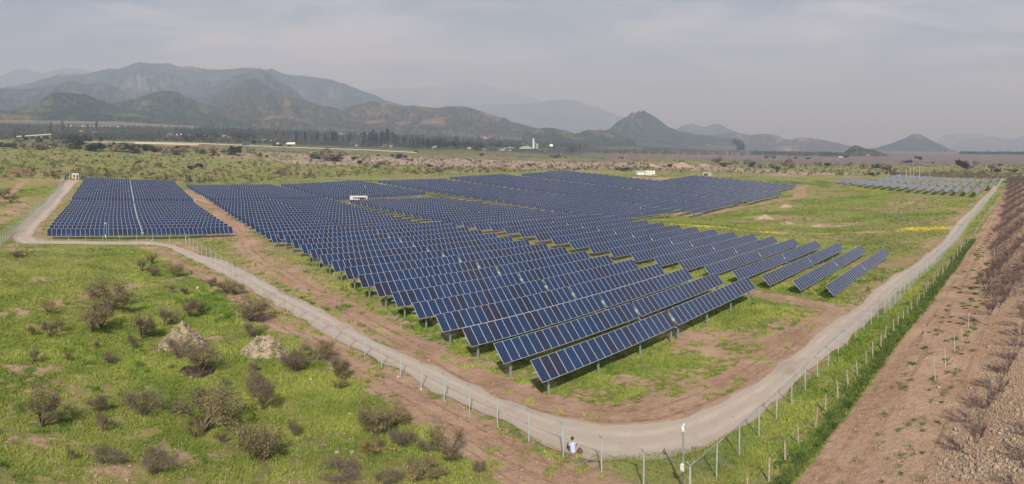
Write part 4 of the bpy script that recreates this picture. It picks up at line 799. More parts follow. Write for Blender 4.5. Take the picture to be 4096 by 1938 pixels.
# dark weeds of the verge and between the orchard ruts
n = 26000; x = rg.uniform(28, 150, n) ** 1.0; y = 12.7 - .03 * (x - 36) + np.abs(rg.normal(size=n)) * .5 * (.4 + 1.2 * fbm(x * .4, x * 0 + 2, 3)); 
wx_ = []
c0 = rg.uniform(0, 1, (260, 2)); cx_ = 34 + 130 * c0[:, 0] ** 1.5; ty_ = np.where(rg.random(260) < .3, 9.6, np.where(rg.random(260) < .6, 7.0, 5.5)) - .03 * (cx_ - 36) + rg.normal(size=260) * .5
bx = np.repeat(cx_, 55); by = np.repeat(ty_, 55); rr_ = np.repeat(rg.uniform(.04, .24, 260), 55); bx = bx + rg.normal(size=len(bx)) * rr_ * 1.6; by = by + rg.normal(size=len(by)) * rr_
X_ = np.concatenate([x, bx]); Y_ = np.concatenate([y, by]); kk = np.concatenate([np.ones(len(x), bool), np.repeat(rg.random(260) < .85, 55) & (rg.random(len(bx)) < .6)]); X_ = X_[kk]; Y_ = Y_[kk]; P = np.column_stack([X_, Y_, zt(X_, Y_)]); sc = np.clip(np.hypot(X_, Y_) / 45, .8, 2); low_ = np.where(np.arange(len(X_)) < len(x), 1, .45)
struct(link('verge_weeds', tufts('verge_weeds', P, low_ * .20 * (.5 + rg.random(len(P))) * sc ** .5, .12 * sc * (.4 + .6 * low_), [mat('dark_verge_weeds', (.12, .17, .045), .9, 0, .1, 1, col2=(.055, .095, .022), spec=.2)], 3, 1.2)), 'stuff')

# ------------------------------------------------------------------ person sitting inside the fence, back to the camera
def skin_obj(name, verts, edges, rad, m, parent, sub=2):
    me = bpy.data.meshes.new(name); me.from_pydata(verts, edges, []); me.materials.append(m); o = link(name, me, parent)
    md = o.modifiers.new('Skin', 'SKIN'); md.use_smooth_shade = True
    me.skin_vertices[0] if me.skin_vertices else None
    if not me.skin_vertices:
        bpy.context.view_layer.objects.active = o
    sv = me.skin_vertices[0].data if me.skin_vertices else None
    if sv:
        for i, r_ in enumerate(rad): sv[i].radius = (r_, r_)
        sv[0].use_root = True
    s2 = o.modifiers.new('Sub', 'SUBSURF'); s2.levels = sub; s2.render_levels = sub
    return o
def limb(b, pts, rads, n=10, mi=0): b.tube(pts, rads, n, mi)
px_, py_ = 2292, 1818; x, y, z = G(px_, py_); r = bpy.data.objects.new('person', None); COL.objects.link(r); r.location = (x, y, z + .03); r.rotation_euler = (0, 0, -(px_ - PX0) / F + .25); r.scale = (1.05,) * 3
tag(r, 'person in a pale blue shirt sitting on the gravel with back to the fence', 'person')
V = [(0, 0, .13), (0, .03, .32), (0, .07, .50), (0, .12, .62), (0, .15, .70), (0, .19, .80), (0, .20, .88),
     (.11, .05, .12), (.20, .42, .44), (.17, .66, .08), (.17, .80, .04), (-.11, .05, .12), (-.20, .42, .44), (-.17, .66, .08), (-.17, .80, .04),
     (.18, .10, .56), (.25, .26, .34), (.10, .44, .40), (-.18, .10, .56), (-.25, .26, .34), (-.10, .44, .40)]
E_ = [(0, 1), (1, 2), (2, 3), (3, 4), (4, 5), (5, 6), (0, 7), (7, 8), (8, 9), (9, 10), (0, 11), (11, 12), (12, 13), (13, 14), (3, 15), (15, 16), (16, 17), (3, 18), (18, 19), (19, 20)]
def bodypart(name, V, E_, rad, m):
    bpy.context.view_layer.update(); me = bpy.data.meshes.new(name); me.from_pydata(V, E_, []); me.materials.append(m); o = link(name, me, r)
    o.modifiers.new('Skin', 'SKIN')
    layer = me.skin_vertices[0] if len(me.skin_vertices) else me.skin_vertices.new() if hasattr(me.skin_vertices, 'new') else None
    if layer:
        for i, q in enumerate(rad): layer.data[i].radius = (q, q)
        layer.data[0].use_root = True
    s2 = o.modifiers.new('Sub', 'SUBSURF'); s2.levels = 1; s2.render_levels = 2; o.modifiers['Skin'].use_smooth_shade = True; return o
bd = MB()
bd.tube([(0, 0, .02), (0, .01, .16), (0, .03, .32), (0, .07, .50), (0, .11, .60), (0, .14, .67), (0, .155, .71), (0, .17, .76), (0, .19, .81), (0, .20, .87), (0, .20, .92), (0, .20, .935)], [.14, .17, .15, .165, .14, .06, .052, .075, .095, .095, .06, .01], 14)
for s in (1, -1):
    bd.tube([(s * .07, .0, .13), (s * .13, .2, .26), (s * .19, .41, .43), (s * .19, .46, .42), (s * .18, .56, .25), (s * .17, .66, .09), (s * .17, .69, .05), (s * .17, .82, .04), (s * .17, .86, .03)], [.09, .085, .065, .06, .055, .04, .045, .04, .015], 10)
    bd.tube([(s * .13, .09, .57), (s * .19, .11, .54), (s * .235, .18, .45), (s * .25, .27, .36), (s * .18, .36, .38), (s * .11, .43, .40), (s * .08, .47, .41)], [.07, .062, .05, .042, .036, .028, .035], 9)
    for f in range(5): bd.tube([(s * (.09 - .0 * f), .46, .405 + .004 * f), (s * (.07 - .018 * f) + s * .03, .52, .42 - .008 * f), (s * (.06 - .018 * f) + s * .03, .54, .395 - .008 * f)], [.010, .009, .006], 5)
build('body', bd, [M['skin']], r, smooth=True)
sh = MB(); sh.tube([(0, -.005, .10), (0, .01, .18), (0, .03, .32), (0, .07, .50), (0, .11, .61), (0, .135, .66)], [.185, .19, .172, .185, .155, .075], 16); 
for s in (1, -1): sh.tube([(s * .10, .09, .58), (s * .19, .11, .55), (s * .238, .18, .455), (s * .25, .265, .365), (s * .215, .32, .37)], [.085, .078, .064, .055, .05], 10)
build('shirt', sh, [M['shirt']], r, smooth=True)
ps = MB()
for s in (1, -1): ps.tube([(s * .06, -.01, .12), (s * .13, .2, .26), (s * .19, .41, .435), (s * .19, .46, .425), (s * .18, .56, .25), (s * .17, .65, .10)], [.105, .10, .078, .074, .068, .06], 10)
ps.tube([(-.12, 0, .11), (.12, 0, .11)], [.12, .12], 10); build('trousers', ps, [M['trouser']], r, smooth=True)
hr = MB(); hr.tube([(0, .14, .78), (0, .165, .83), (0, .185, .88), (0, .195, .93), (0, .20, .955)], [.07, .098, .105, .08, .02], 12); build('hair', hr, [M['hair']], r, smooth=True)
bgm = MB(); bgm.tube([(0, 0, 0), (.02, .02, .14), (.04, .05, .27), (.03, .07, .34)], [.17, .20, .13, .03], 9); bgm.tube([(.03, .07, .33), (.12, .02, .42), (.2, -.05, .30)], .014, 5)
x2, y2, z2 = G(2319, 1817); tag(build('bag', bgm, [M['bag']], loc=(x2, y2, z2 + .02)), 'dark maroon cloth bag lying right beside the seated person', 'bag')

# ------------------------------------------------------------------ surveillance masts
def mast(px, py, hpx, label, big=True):
    x, y, z = G(px, py); D = math.hypot(x, y); h = hpx * D / F; r = bpy.data.objects.new('camera_mast', None); COL.objects.link(r); r.location = (x, y, z); tag(r, label, 'camera mast', 'surveillance camera masts')
    m = MB(); m.tube([(0, 0, -.3), (0, 0, h)], [.06, .055], 10); build('pole', m, [M['offwhite'] if not big else M['galv']], r)
    m = MB(); m.tube([(0, 0, h - .25), (-.18, -.1, h - .18), (-.2, -.12, h - .1)], .03, 6); build('bracket', m, [M['white']], r)
    m = MB(); m.tube([(-.12, -.02, h + .0), (-.34, -.2, h - .12)], [.075, .075], 8); build('camera_housing', m, [M['white']], r)
    m = MB(); m.tube([(.06, 0, h + .02), (.06, 0, h + .13)], [.06, .03], 8); build('sensor', m, [M['white']], r)
    m = MB(); m.box(-.24, -.06, -.09, .06, h * .3, h * .3 + .42); build('junction_box', m, [M['white']], r)
mast(2733, 1958, 252, 'grey steel mast with white camera at the near fence corner')
mast(425, 973, 80, 'slim mast with two white cameras before the far left block')
mast(1808, 789, 28, 'short white camera mast in the grass between centre blocks', False)
mast(2562, 872, 42, 'thin camera mast standing beside the middle of the rear front row', False)
mast(278, 718, 32, 'thin white camera mast left of the guard hut', False)
mast(2199, 688, 24, 'white mast behind the highest rear rows', False)
mast(1460, 776, 34, 'slender pale lightning mast beside the transformer cabin', False)

# ------------------------------------------------------------------ cabins, car, hut
def cabin(px, py, wpx, hpx, dep, label, cat, mats, kind, hd=.0, extra=None):
    x, y, z = G(px, py) if px != 1434 else (112.3, 199.0, z1(112.3, 199.0) + .35); D = math.hypot(x, y); w = wpx * D / F; h = hpx * D / F; a = (px - PX0) / F
    r = bpy.data.objects.new(kind, None); COL.objects.link(r); r.location = (x, y, z - .05); r.rotation_euler = (0, 0, -a + hd); tag(r, label, cat)
    m = MB(); m.box(-w / 2, w / 2, 0, dep, 0, h); build('wall', m, [mats[0]], r)
    m = MB(); m.box(-w / 2 - .08, w / 2 + .08, -.1, dep + .1, h, h + .12); build('roof', m, [mats[1]], r)
    if extra: extra(r, w, h)
    return r
def hutx(r, w, h):
    m = MB(); m.box(-w * .32, -w * .02, -.03, 0, h * .42, h * .72); build('window', m, [M['glassd']], r)
    m = MB(); m.box(w * .18, w * .40, -.04, 0, .02, h * .75); build('door', m, [M['dark']], r)
    m = MB(); m.box(-w * .14, -w * .04, -.10, -.03, .2, h * .55); build('notice_board', m, [M['redbox']], r)
cabin(301, 718, 28, 24, 2.4, 'white guard hut with dark window beside the far left gate', 'guard hut', [M['offwhite'], M['offwhite']], 'guard_hut', 0, hutx)
def trx(r, w, h):
    for k in range(14):
        m = MB(); xx = -w / 2 + w * (k + .5) / 14
        if xx < -w * .30 or xx > w * .38: m.box(xx - .05, xx + .05, -.04, 0, 0, h); build('wall_rib', m, [M['offwhite']], r)
    m = MB(); m.box(-w * .29, w * .05, -.05, 0, .05, h * .76); build('door', m, [M['white']], r)
    m = MB(); m.box(w * .07, w * .36, -.03, 0, .05, h * .76); build('bay', m, [M['glassd']], r)
    m = MB(); m.box(w * .12, w * .2, -.5, -.06, .05, h * .6); m.box(w * .24, w * .33, -.4, -.06, .05, h * .66); build('switchgear', m, [M['galvd']], r)
    m = MB(); m.box(-w * .34, w * .42, -.9, 0, h * .92, h * .98); build('canopy', m, [M['offwhite']], r)
cabin(1434, 802, 70, 29, 2.6, 'white transformer cabin with open bay among the tracker blocks', 'transformer cabin', [M['offwhite'], M['offwhite']], 'transformer_cabin', 0, trx)
def contx(r, w, h):
    for s in (-.13, .25): m = MB(); m.box(w * s - w * .14 + w * .0, w * s + w * .17, -.05, 0, .05, h * .55); build('door', m, [M['white']], r)
cabin(2561, 700, 37, 16.5, 2.6, 'grey corrugated storage container with white doors behind the rear rows', 'container', [M['galv'], M['galvd']], 'storage_container', 0, contx)
def offx(r, w, h):
    for s in (-.33, -.03, .27): m = MB(); m.box(w * s - .3, w * s + .3, -.04, 0, h * .45, h * .8); build('window', m, [M['glassd']], r)
cabin(2601, 700, 38, 16, 2.6, 'white office container with small windows right of the grey one', 'container', [M['white'], M['white']], 'office_container', 0, offx)
cabin(2828, 705, 36, 13, 2.6, 'low grey switch cabin half hidden behind the rear rows', 'cabin', [M['galv'], M['offwhite']], 'switch_cabin', 0, lambda r, w, h: [build('bay', (lambda m: (m.box(-w * .35, w * .1, -.04, 0, .2, h * .8), m)[1])(MB()), [M['dark']], r)])
def car(px, py, L_, label, kind, m_, hd, H=1.5, cat='car', van=False):
    x, y, z = G(px, py); r = bpy.data.objects.new(kind, None); COL.objects.link(r); r.location = (x, y, z + .02); r.rotation_euler = (0, 0, hd); tag(r, label, cat)
    b = MB(); w = .88 * (1.0 if not van else 1.35)
    if van: b.prism([(-L_ / 2, .4), (L_ / 2, .4), (L_ / 2, H * .6), (L_ / 2 - .2, H), (-L_ / 2, H)], -w, w)
    else: b.prism([(-L_ / 2, .32), (L_ / 2, .32), (L_ / 2, .72), (L_ / 2 - 1.0, .92), (L_ / 2 - 1.7, H), (-L_ / 2 + .7, H), (-L_ / 2 + .1, .95)], -w, w)
    build('body', b, [m_], r)
    g = MB()
    for s in (1, -1):
        y0 = s * w; g.prism([(-L_ / 2 + .6, H * .62), (L_ / 2 - (.3 if van else 1.35), H * .62), (L_ / 2 - (.35 if van else 1.75), H * .9), (-L_ / 2 + .8, H * .9)], min(y0, y0 + s * .02), max(y0, y0 + s * .02))
    build('window', g, [M['glassd']], r)
    for sx in (-L_ / 2 + .8, L_ / 2 - .8):
        for s in (1, -1): t2 = MB(); t2.tube([(sx, s * (w - .12), .33), (sx, s * (w + .03), .33)], .33, 12); build('wheel', t2, [M['dark']], r)
car(2617, 707, 4.4, 'silver car parked before the white office container', 'parked_car', M['silver'], -(2617 - PX0) / F)
car(2596, 704, 4.2, 'white pickup car half hidden behind the silver one', 'parked_car', M['white'], -(2596 - PX0) / F)

# ------------------------------------------------------------------ highway, bridge, vehicles
hw = [(324, 569), (533, 571), (795, 575), (1024, 585), (1246, 594), (1492, 602), (1656, 611), (1820, 620), (2024, 627), (2287, 633), (2500, 634)]
hp = []
Dh = [1060, 1040, 1010, 1000, 1010, 1030, 1020, 1000, 980, 1010, 1150]
for (px, py), D in zip(hw, Dh): a = (px - PX0) / F; hp.append((D * math.sin(a), D * math.cos(a), HC - (py - PYH) * D / F))
hp = np.array(hp)
def rib3(name, P, w, off, m, n=120, skirt=0):
    d = np.concatenate([[0], np.cumsum(np.hypot(*np.diff(P[:, :2], axis=0).T))]); u = np.linspace(0, d[-1], n); Q_ = np.stack([np.interp(u, d, P[:, k]) for k in range(3)], 1); T_ = np.gradient(Q_[:, :2], axis=0); T_ /= np.linalg.norm(T_, axis=1)[:, None]; Nn = np.stack([-T_[:, 1], T_[:, 0]], 1); V = []
    for q, nn in zip(Q_, Nn):
        for s in ((-1, 1) if not skirt else (-1 - skirt, -1, 1, 1 + skirt)): V.append((q[0] + nn[0] * w * s, q[1] + nn[1] * w * s, q[2] + off - (6 if skirt and abs(s) > 1 else 0)))
    k = len(V) // n; idx = np.arange(n * k).reshape(n, k); F_ = np.stack([idx[:-1, :-1].ravel(), idx[:-1, 1:].ravel(), idx[1:, 1:].ravel(), idx[1:, :-1].ravel()], 1); return link(name, npmesh(name, V, F_, [m])), Q_, Nn
asph = mat('grey_asphalt', (.16, .155, .15), .9, 0, .1, .05); emb = mat('grassy_embankment', (.10, .11, .045), .95, 0, .3, .05, col2=(.17, .14, .09))  # asphalt in one grey with slight mottling
e_, Qh, Nh = rib3('highway_embankment', hp, 7, -.35, emb, 160, 1.6); struct(e_); h_, _, _ = rib3('highway', hp, 6.2, 0, asph, 160); struct(h_)
gm_ = MB()
for i in range(len(Qh) - 1):
    a = Qh[i] ; b = Qh[i + 1]
    if PXY(*a)[0] > 1660: break
    n1 = np.append(Nh[i] * -6.0 * (1 if (Nh[i] @ a[:2]) > 0 else -1), 0); n2 = np.append(Nh[i + 1] * -6.0 * (1 if (Nh[i + 1] @ b[:2]) > 0 else -1), 0); A1 = a + n1; B1 = b + n2
    gm_.add([A1, B1, B1 + [0, 0, .9], A1 + [0, 0, .9], A1 + n1 * .05, B1 + n2 * .05, B1 + n2 * .05 + [0, 0, .9], A1 + n1 * .05 + [0, 0, .9]], [(0, 1, 2, 3), (7, 6, 5, 4), (3, 2, 6, 7)])
tag(build('road_barrier', gm_, [mat('pale_concrete_barrier', (.56, .53, .49), .8)]), 'long pale barrier along the near side of the highway', 'barrier')
def at(px, D, py): a = (px - PX0) / F; return np.array([D * math.sin(a), D * math.cos(a), HC - (py - PYH) * D / F])
A1 = at(540, 1028, 574); B1 = at(795, 1000, 580); r = bpy.data.objects.new('road_bridge', None); COL.objects.link(r); r.location = tuple(A1); tag(r, 'pale concrete road bridge carrying the highway over the dry river', 'bridge')
u = B1 - A1; Lb = np.linalg.norm(u[:2]); r.rotation_euler = (0, 0, math.atan2(u[1], u[0])); r.scale = (1, 1, 1); dz = u[2]
def slab(nm, y0, y1, z0, z1_, m, x0=0, x1=None):
    x1 = Lb if x1 is None else x1; k = MB(); zz_ = lambda x: dz * x / Lb; k.add([(x0, y0, zz_(x0) + z0), (x1, y0, zz_(x1) + z0), (x1, y1, zz_(x1) + z0), (x0, y1, zz_(x0) + z0), (x0, y0, zz_(x0) + z1_), (x1, y0, zz_(x1) + z1_), (x1, y1, zz_(x1) + z1_), (x0, y1, zz_(x0) + z1_)], [(0, 3, 2, 1), (4, 5, 6, 7), (0, 1, 5, 4), (1, 2, 6, 5), (2, 3, 7, 6), (3, 0, 4, 7)]); return build(nm, k, [m], r)
slab('deck', -1, 13, -.6, 1.3, mat('tan_bridge_concrete', (.55, .47, .36), .85)); slab('girder', .6, 2.0, -3.2, -.6, mat('dark_girder_paint', (.10, .11, .11), .8)); slab('lower_beam', .3, .6, -4.0, -3.2, M['concrete'])  # girder in a darker grey than the deck
for fx in (0.02, .5, .97): slab('pier', 0, 12, -9, -.6, M['concrete'], Lb * fx - 2.5 * (fx > .9) * 4, Lb * fx + 2.5 + (0 if fx != .5 else 0))
def veh(px, py, D, L_, H, label, kind, m_, cat):
    p = at(px, D, py); r = bpy.data.objects.new(kind, None); COL.objects.link(r); r.location = tuple(p); r.rotation_euler = (0, 0, -(px - PX0) / F - .05); tag(r, label, cat)
    b = MB(); b.box(-L_ / 2, L_ / 2, -1.25, 1.25, .5, H); build('body' if kind == 'coach' else 'cargo_box', b, [m_], r)
    b = MB(); b.box(-L_ / 2 + .3, L_ / 2 - .3, -1.3, -1.25, H * .55, H * .82)
    if kind == 'coach': build('window', b, [M['glassd']], r)
    else: b = MB(); b.box(-L_ / 2 - 2.4, -L_ / 2 - .4, -1.2, 1.2, .5, H * .8); build('cab', b, [M['offwhite']], r)
    for xw in (-L_ * .35, L_ * .32): b = MB(); b.tube([(xw, -1.3, .5), (xw, -1.0, .5)], .5, 12); build('wheel', b, [M['dark']], r)
veh(985, 583, 996, 12, 3.6, 'dark blue coach driving along the highway', 'coach', M['blue'], 'coach')
veh(1165, 579, 1040, 13, 3.8, 'white articulated lorry on the highway behind trees', 'lorry', M['white'], 'lorry')
# overpass at far left
oa = at(66, 1250, 546); obb = at(204, 1230, 537); r = bpy.data.objects.new('overpass', None); COL.objects.link(r); r.location = tuple(oa); u = obb - oa; r.rotation_euler = (0, 0, math.atan2(u[1], u[0])); tag(r, 'pale sloping overpass at the far left of the valley', 'bridge'); Lb = np.linalg.norm(u[:2]); dz = u[2]
slab('deck', 0, 8, -1.2, 1.0, M['concrete'])
for fx in (.02, .35, .7, .95): slab('pier', 2, 6, -6, -1.2, M['concrete'], Lb * fx, Lb * fx + 1.5)

# ------------------------------------------------------------------ tyre ruts pressed into the soil
rutm = mat('pressed_damp_soil', (.31, .205, .14), .95, 0, .22, 1.5, .3, col2=(.21, .135, .09), spec=.2)
def rut(L_, off, w, n=160, nm='tyre_rut'):
    P = resample(np.array(L_, float), n); T_ = np.gradient(P, axis=0); T_ /= np.linalg.norm(T_, axis=1)[:, None]; Nn = np.stack([-T_[:, 1], T_[:, 0]], 1); ww = w * 1.6 * np.clip(-.55 + 2.2 * fbm(np.arange(n) * .35 + off * 9, np.zeros(n), 2), 0, 1.2); wob = (fbm(np.arange(n) * .08 + off, np.zeros(n) + 3, 2) - .5) * .5
    A = P + Nn * (off + wob - ww / 2)[:, None]; Bq = P + Nn * (off + wob + ww / 2)[:, None]; V = np.stack([A, Bq], 1).reshape(-1, 2); z = zt(V[:, 0], V[:, 1]) + .018; idx = np.arange(n * 2).reshape(n, 2); F_ = np.stack([idx[:-1, 0], idx[:-1, 1], idx[1:, 1], idx[1:, 0]], 1)
    struct(link(nm, npmesh(nm, np.column_stack([V, z]), F_, [rutm])))
tr_r = [(30, 10.4), (42, 10.0), (64, 9.0), (100, 8.3), (160, 7.2), (300, 3.5)]
for o_ in (-.75, .8): rut(tr_r, o_, .45)
rut([(33, 5.6), (60, 3.6), (80, 2.6)], 0, .18)
for o_ in (-.8, .8): rut(track1, o_, .28, 220)
for o_ in (-.7, .7): rut(track3, o_, .35); rut(outer1, o_, .22); rut(track2, o_, .25)
for o_ in (-.6, .6): rut(outer2, o_, .2)
# ------------------------------------------------------------------ vegetation of the plain
cpx = np.arange(-100, 4300, 50.); Dq = np.exp(np.linspace(math.log(60), math.log(7000), 700)); CT_ = []
for p in cpx:
    a = (p - PX0) / F; zq = zt(Dq * math.sin(a), Dq * math.cos(a)); CT_.append(np.minimum.accumulate(PYH + F * (HC - zq) / Dq))
CT_ = np.array(CT_)
def GV(px, py):
    i = np.clip(np.round((px + 100) / 50).astype(int), 0, len(cpx) - 1); D = np.array([np.interp(-q, -CT_[k], Dq) for k, q in zip(i, py)]); a = (px - PX0) / F; return D * np.sin(a), D * np.cos(a), D
def blobtree(seed, ntri, shape, mats, sz):
    """unit-height tree with an uneven crown made of leaf clumps: returns mesh"""
    rg = np.random.default_rng(seed); b = MB(); cs = []
    if shape == 'poplar': cs = [((rg.normal() * .02, rg.normal() * .02, z), (.10 * (1.25 - z), .10 * (1.25 - z), .10)) for z in np.linspace(.25, .95, 7)]
    elif shape == 'round': cs = [((rg.normal() * .2, rg.normal() * .2, rg.uniform(.4, .8)), (.22, .22, .16)) for _ in range(7)]
    elif shape == 'cone': cs = [((0, 0, z), (.30 * (1.1 - z), .30 * (1.1 - z), .08)) for z in np.linspace(.15, 1, 7)]
    else: cs = [((rg.normal() * .30, rg.normal() * .30, rg.uniform(.15, .65)), (.28, .28, .2)) for _ in range(7)]
    tk = MB(); tk.tube([(0, 0, -.05), (0, 0, .5)], [.025, .012], 4); leaves(b, rg, ntri * 3, cs, sz * 1.35, 0); return tk.mesh('trunk', mats[1:]), b.mesh('crown', mats[:1])
def joinclumps(name, P, H, shape, m, seed=0, tri=26, sz=.22):
    rg = np.random.default_rng(seed); n = len(P)
    if shape == 'poplar': c = np.column_stack([rg.normal(size=(n * tri, 2)) * .07, rg.uniform(.1, 1, n * tri)])
    elif shape == 'low': u = rg.normal(size=(n * tri, 3)); u /= np.linalg.norm(u, axis=1)[:, None]; c = u * [.6, .6, .42] * rg.random((n * tri, 1)) ** .4 + [0, 0, .38]
    else: u = rg.normal(size=(n * tri, 3)); u /= np.linalg.norm(u, axis=1)[:, None]; c = u * [.36, .36, .40] * rg.random((n * tri, 1)) ** .4 + [0, 0, .55]
    Hh = np.repeat(H, tri)[:, None]; c = c * Hh + np.repeat(P, tri, 0); V = c[:, None, :] + rg.normal(size=(n * tri, 3, 3)) * (sz * Hh * .6)[:, :, None] * np.array([1, 1, .8]); return struct(link(name, npmesh(name, V.reshape(-1, 3), np.arange(n * tri * 3).reshape(-1, 3), [m])), 'stuff')
def band(n, x0, x1, top, bot, seed, pw=1.):
    rg = np.random.default_rng(seed); px = rg.uniform(x0, x1, n); f = rg.random(n) ** pw; py = np.interp(px, *top) * (1 - f) + np.interp(px, *bot) * f; x, y, D = GV(px, py); return np.column_stack([x, y, zt(x, y)]), D, px
wd1 = mat('olive_woodland', (.085, .10, .045), .9, 0, .4, .02, col2=(.035, .048, .022)); wd2 = mat('dark_shelter_belt', (.05, .062, .034), .9, 0, .35, .02, col2=(.028, .036, .02)); wd3 = mat('bare_grey_woodland', (.16, .12, .10), .9, 0, .3, .02, col2=(.08, .065, .05)); wd4 = mat('olive_scrub', (.105, .10, .05), .9, 0, .4, .02, col2=(.045, .045, .024))
T1 = ([0, 600, 1100, 1700, 2300], [494, 506, 520, 545, 572]); B1_ = ([0, 600, 1100, 1700, 2300], [560, 566, 578, 598, 618])
P, D, _ = band(5200, -80, 1700, T1, B1_, 1, .7); joinclumps('woodland', P, RNG.uniform(4, 9, len(P)), 'round', wd1, 1, 26, .26)
P, D, _ = band(1600, -80, 700, ([0, 700], [495, 512]), ([0, 700], [548, 545]), 2); joinclumps('olive_grove', P, RNG.uniform(4, 7, len(P)), 'round', wd1, 2, 26, .26)
P, D, _ = band(1700, 700, 2350, ([900, 1700, 2350], [520, 552, 585]), ([900, 1700, 2350], [545, 575, 604]), 3); joinclumps('shelter_belt_trees', P, RNG.uniform(8, 19, len(P)), 'poplar', wd2, 3, 44, .14)
P, D, _ = band(500, 600, 1900, ([600, 1900], [545, 585]), ([600, 1900], [572, 605]), 4); joinclumps('bare_poplars', P, RNG.uniform(8, 16, len(P)), 'poplar', wd3, 4, 24, .10)
P, D, _ = band(1500, 1900, 3200, ([1900, 3200], [598, 610]), ([1900, 3200], [606, 617]), 5); joinclumps('orchard_belt', P, RNG.uniform(5, 9, len(P)), 'round', wd1, 5, 18)
P, D, _ = band(520, 3000, 3370, ([3000, 3370], [617, 624]), ([3000, 3370], [622, 629]), 6); joinclumps('cypress_belt', P, RNG.uniform(12, 17, len(P)), 'poplar', wd2, 6, 26, .13)
P, D, _ = band(420, 3840, 4150, ([3840, 4150], [617, 619]), ([3840, 4150], [620, 622]), 7); joinclumps('distant_tree_belt', P, RNG.uniform(14, 19, len(P)), 'round', wd2, 7, 20)
P, D, _ = band(260, 2380, 3000, ([2380, 3000], [612, 620]), ([2380, 3000], [617, 624]), 8); joinclumps('hedgerow_trees', P, RNG.uniform(5, 9, len(P)), 'round', wd2, 8, 20)
P, D, _ = band(4600, -80, 2600, ([0, 800, 1600, 2600], [570, 596, 618, 640]), ([0, 800, 1600, 2600], [715, 735, 700, 680]), 9, 1.5); joinclumps('low_scrub', P, .6 + 3.2 * RNG.random(len(P)) ** 2, 'low', wd4, 9, 26, .24)
P, D, _ = band(1700, 2500, 4150, ([2500, 3300, 4150], [640, 655, 660]), ([2500, 3300, 4150], [690, 700, 705]), 10, 1.2); joinclumps('scrub_of_the_plain', P, .6 + 3.2 * RNG.random(len(P)) ** 2, 'low', wd4, 10, 26, .24)
P, D, _ = band(2600, 3560, 4250, ([3560, 4000, 4250], [692, 694, 694]), ([3560, 3900, 4000, 4250], [704, 716, 733, 745]), 11, 1.0); joinclumps('dry_brush_behind_fence', P, RNG.uniform(1.0, 2.2, len(P)), 'low', wd3, 11, 14, .22)
# far orchard rows at the right edge, beyond the individually built trees
P = []
for j in range(9, 40):
    for s in range(60): x = 200 + 7.2 * j + s * 3.6; y = 12.2 - .14 * x + 4.45 * j; D = math.hypot(x, y); P.append((x, y)) if y < 4 and y > -26 and 300 < D < 520 else None
P = np.array(P); joinclumps('far_orchard_rows', np.column_stack([P, zt(P[:, 0], P[:, 1])]), RNG.uniform(2.2, 3.2, len(P)), 'round', M['twig'], 12, 60, .07)
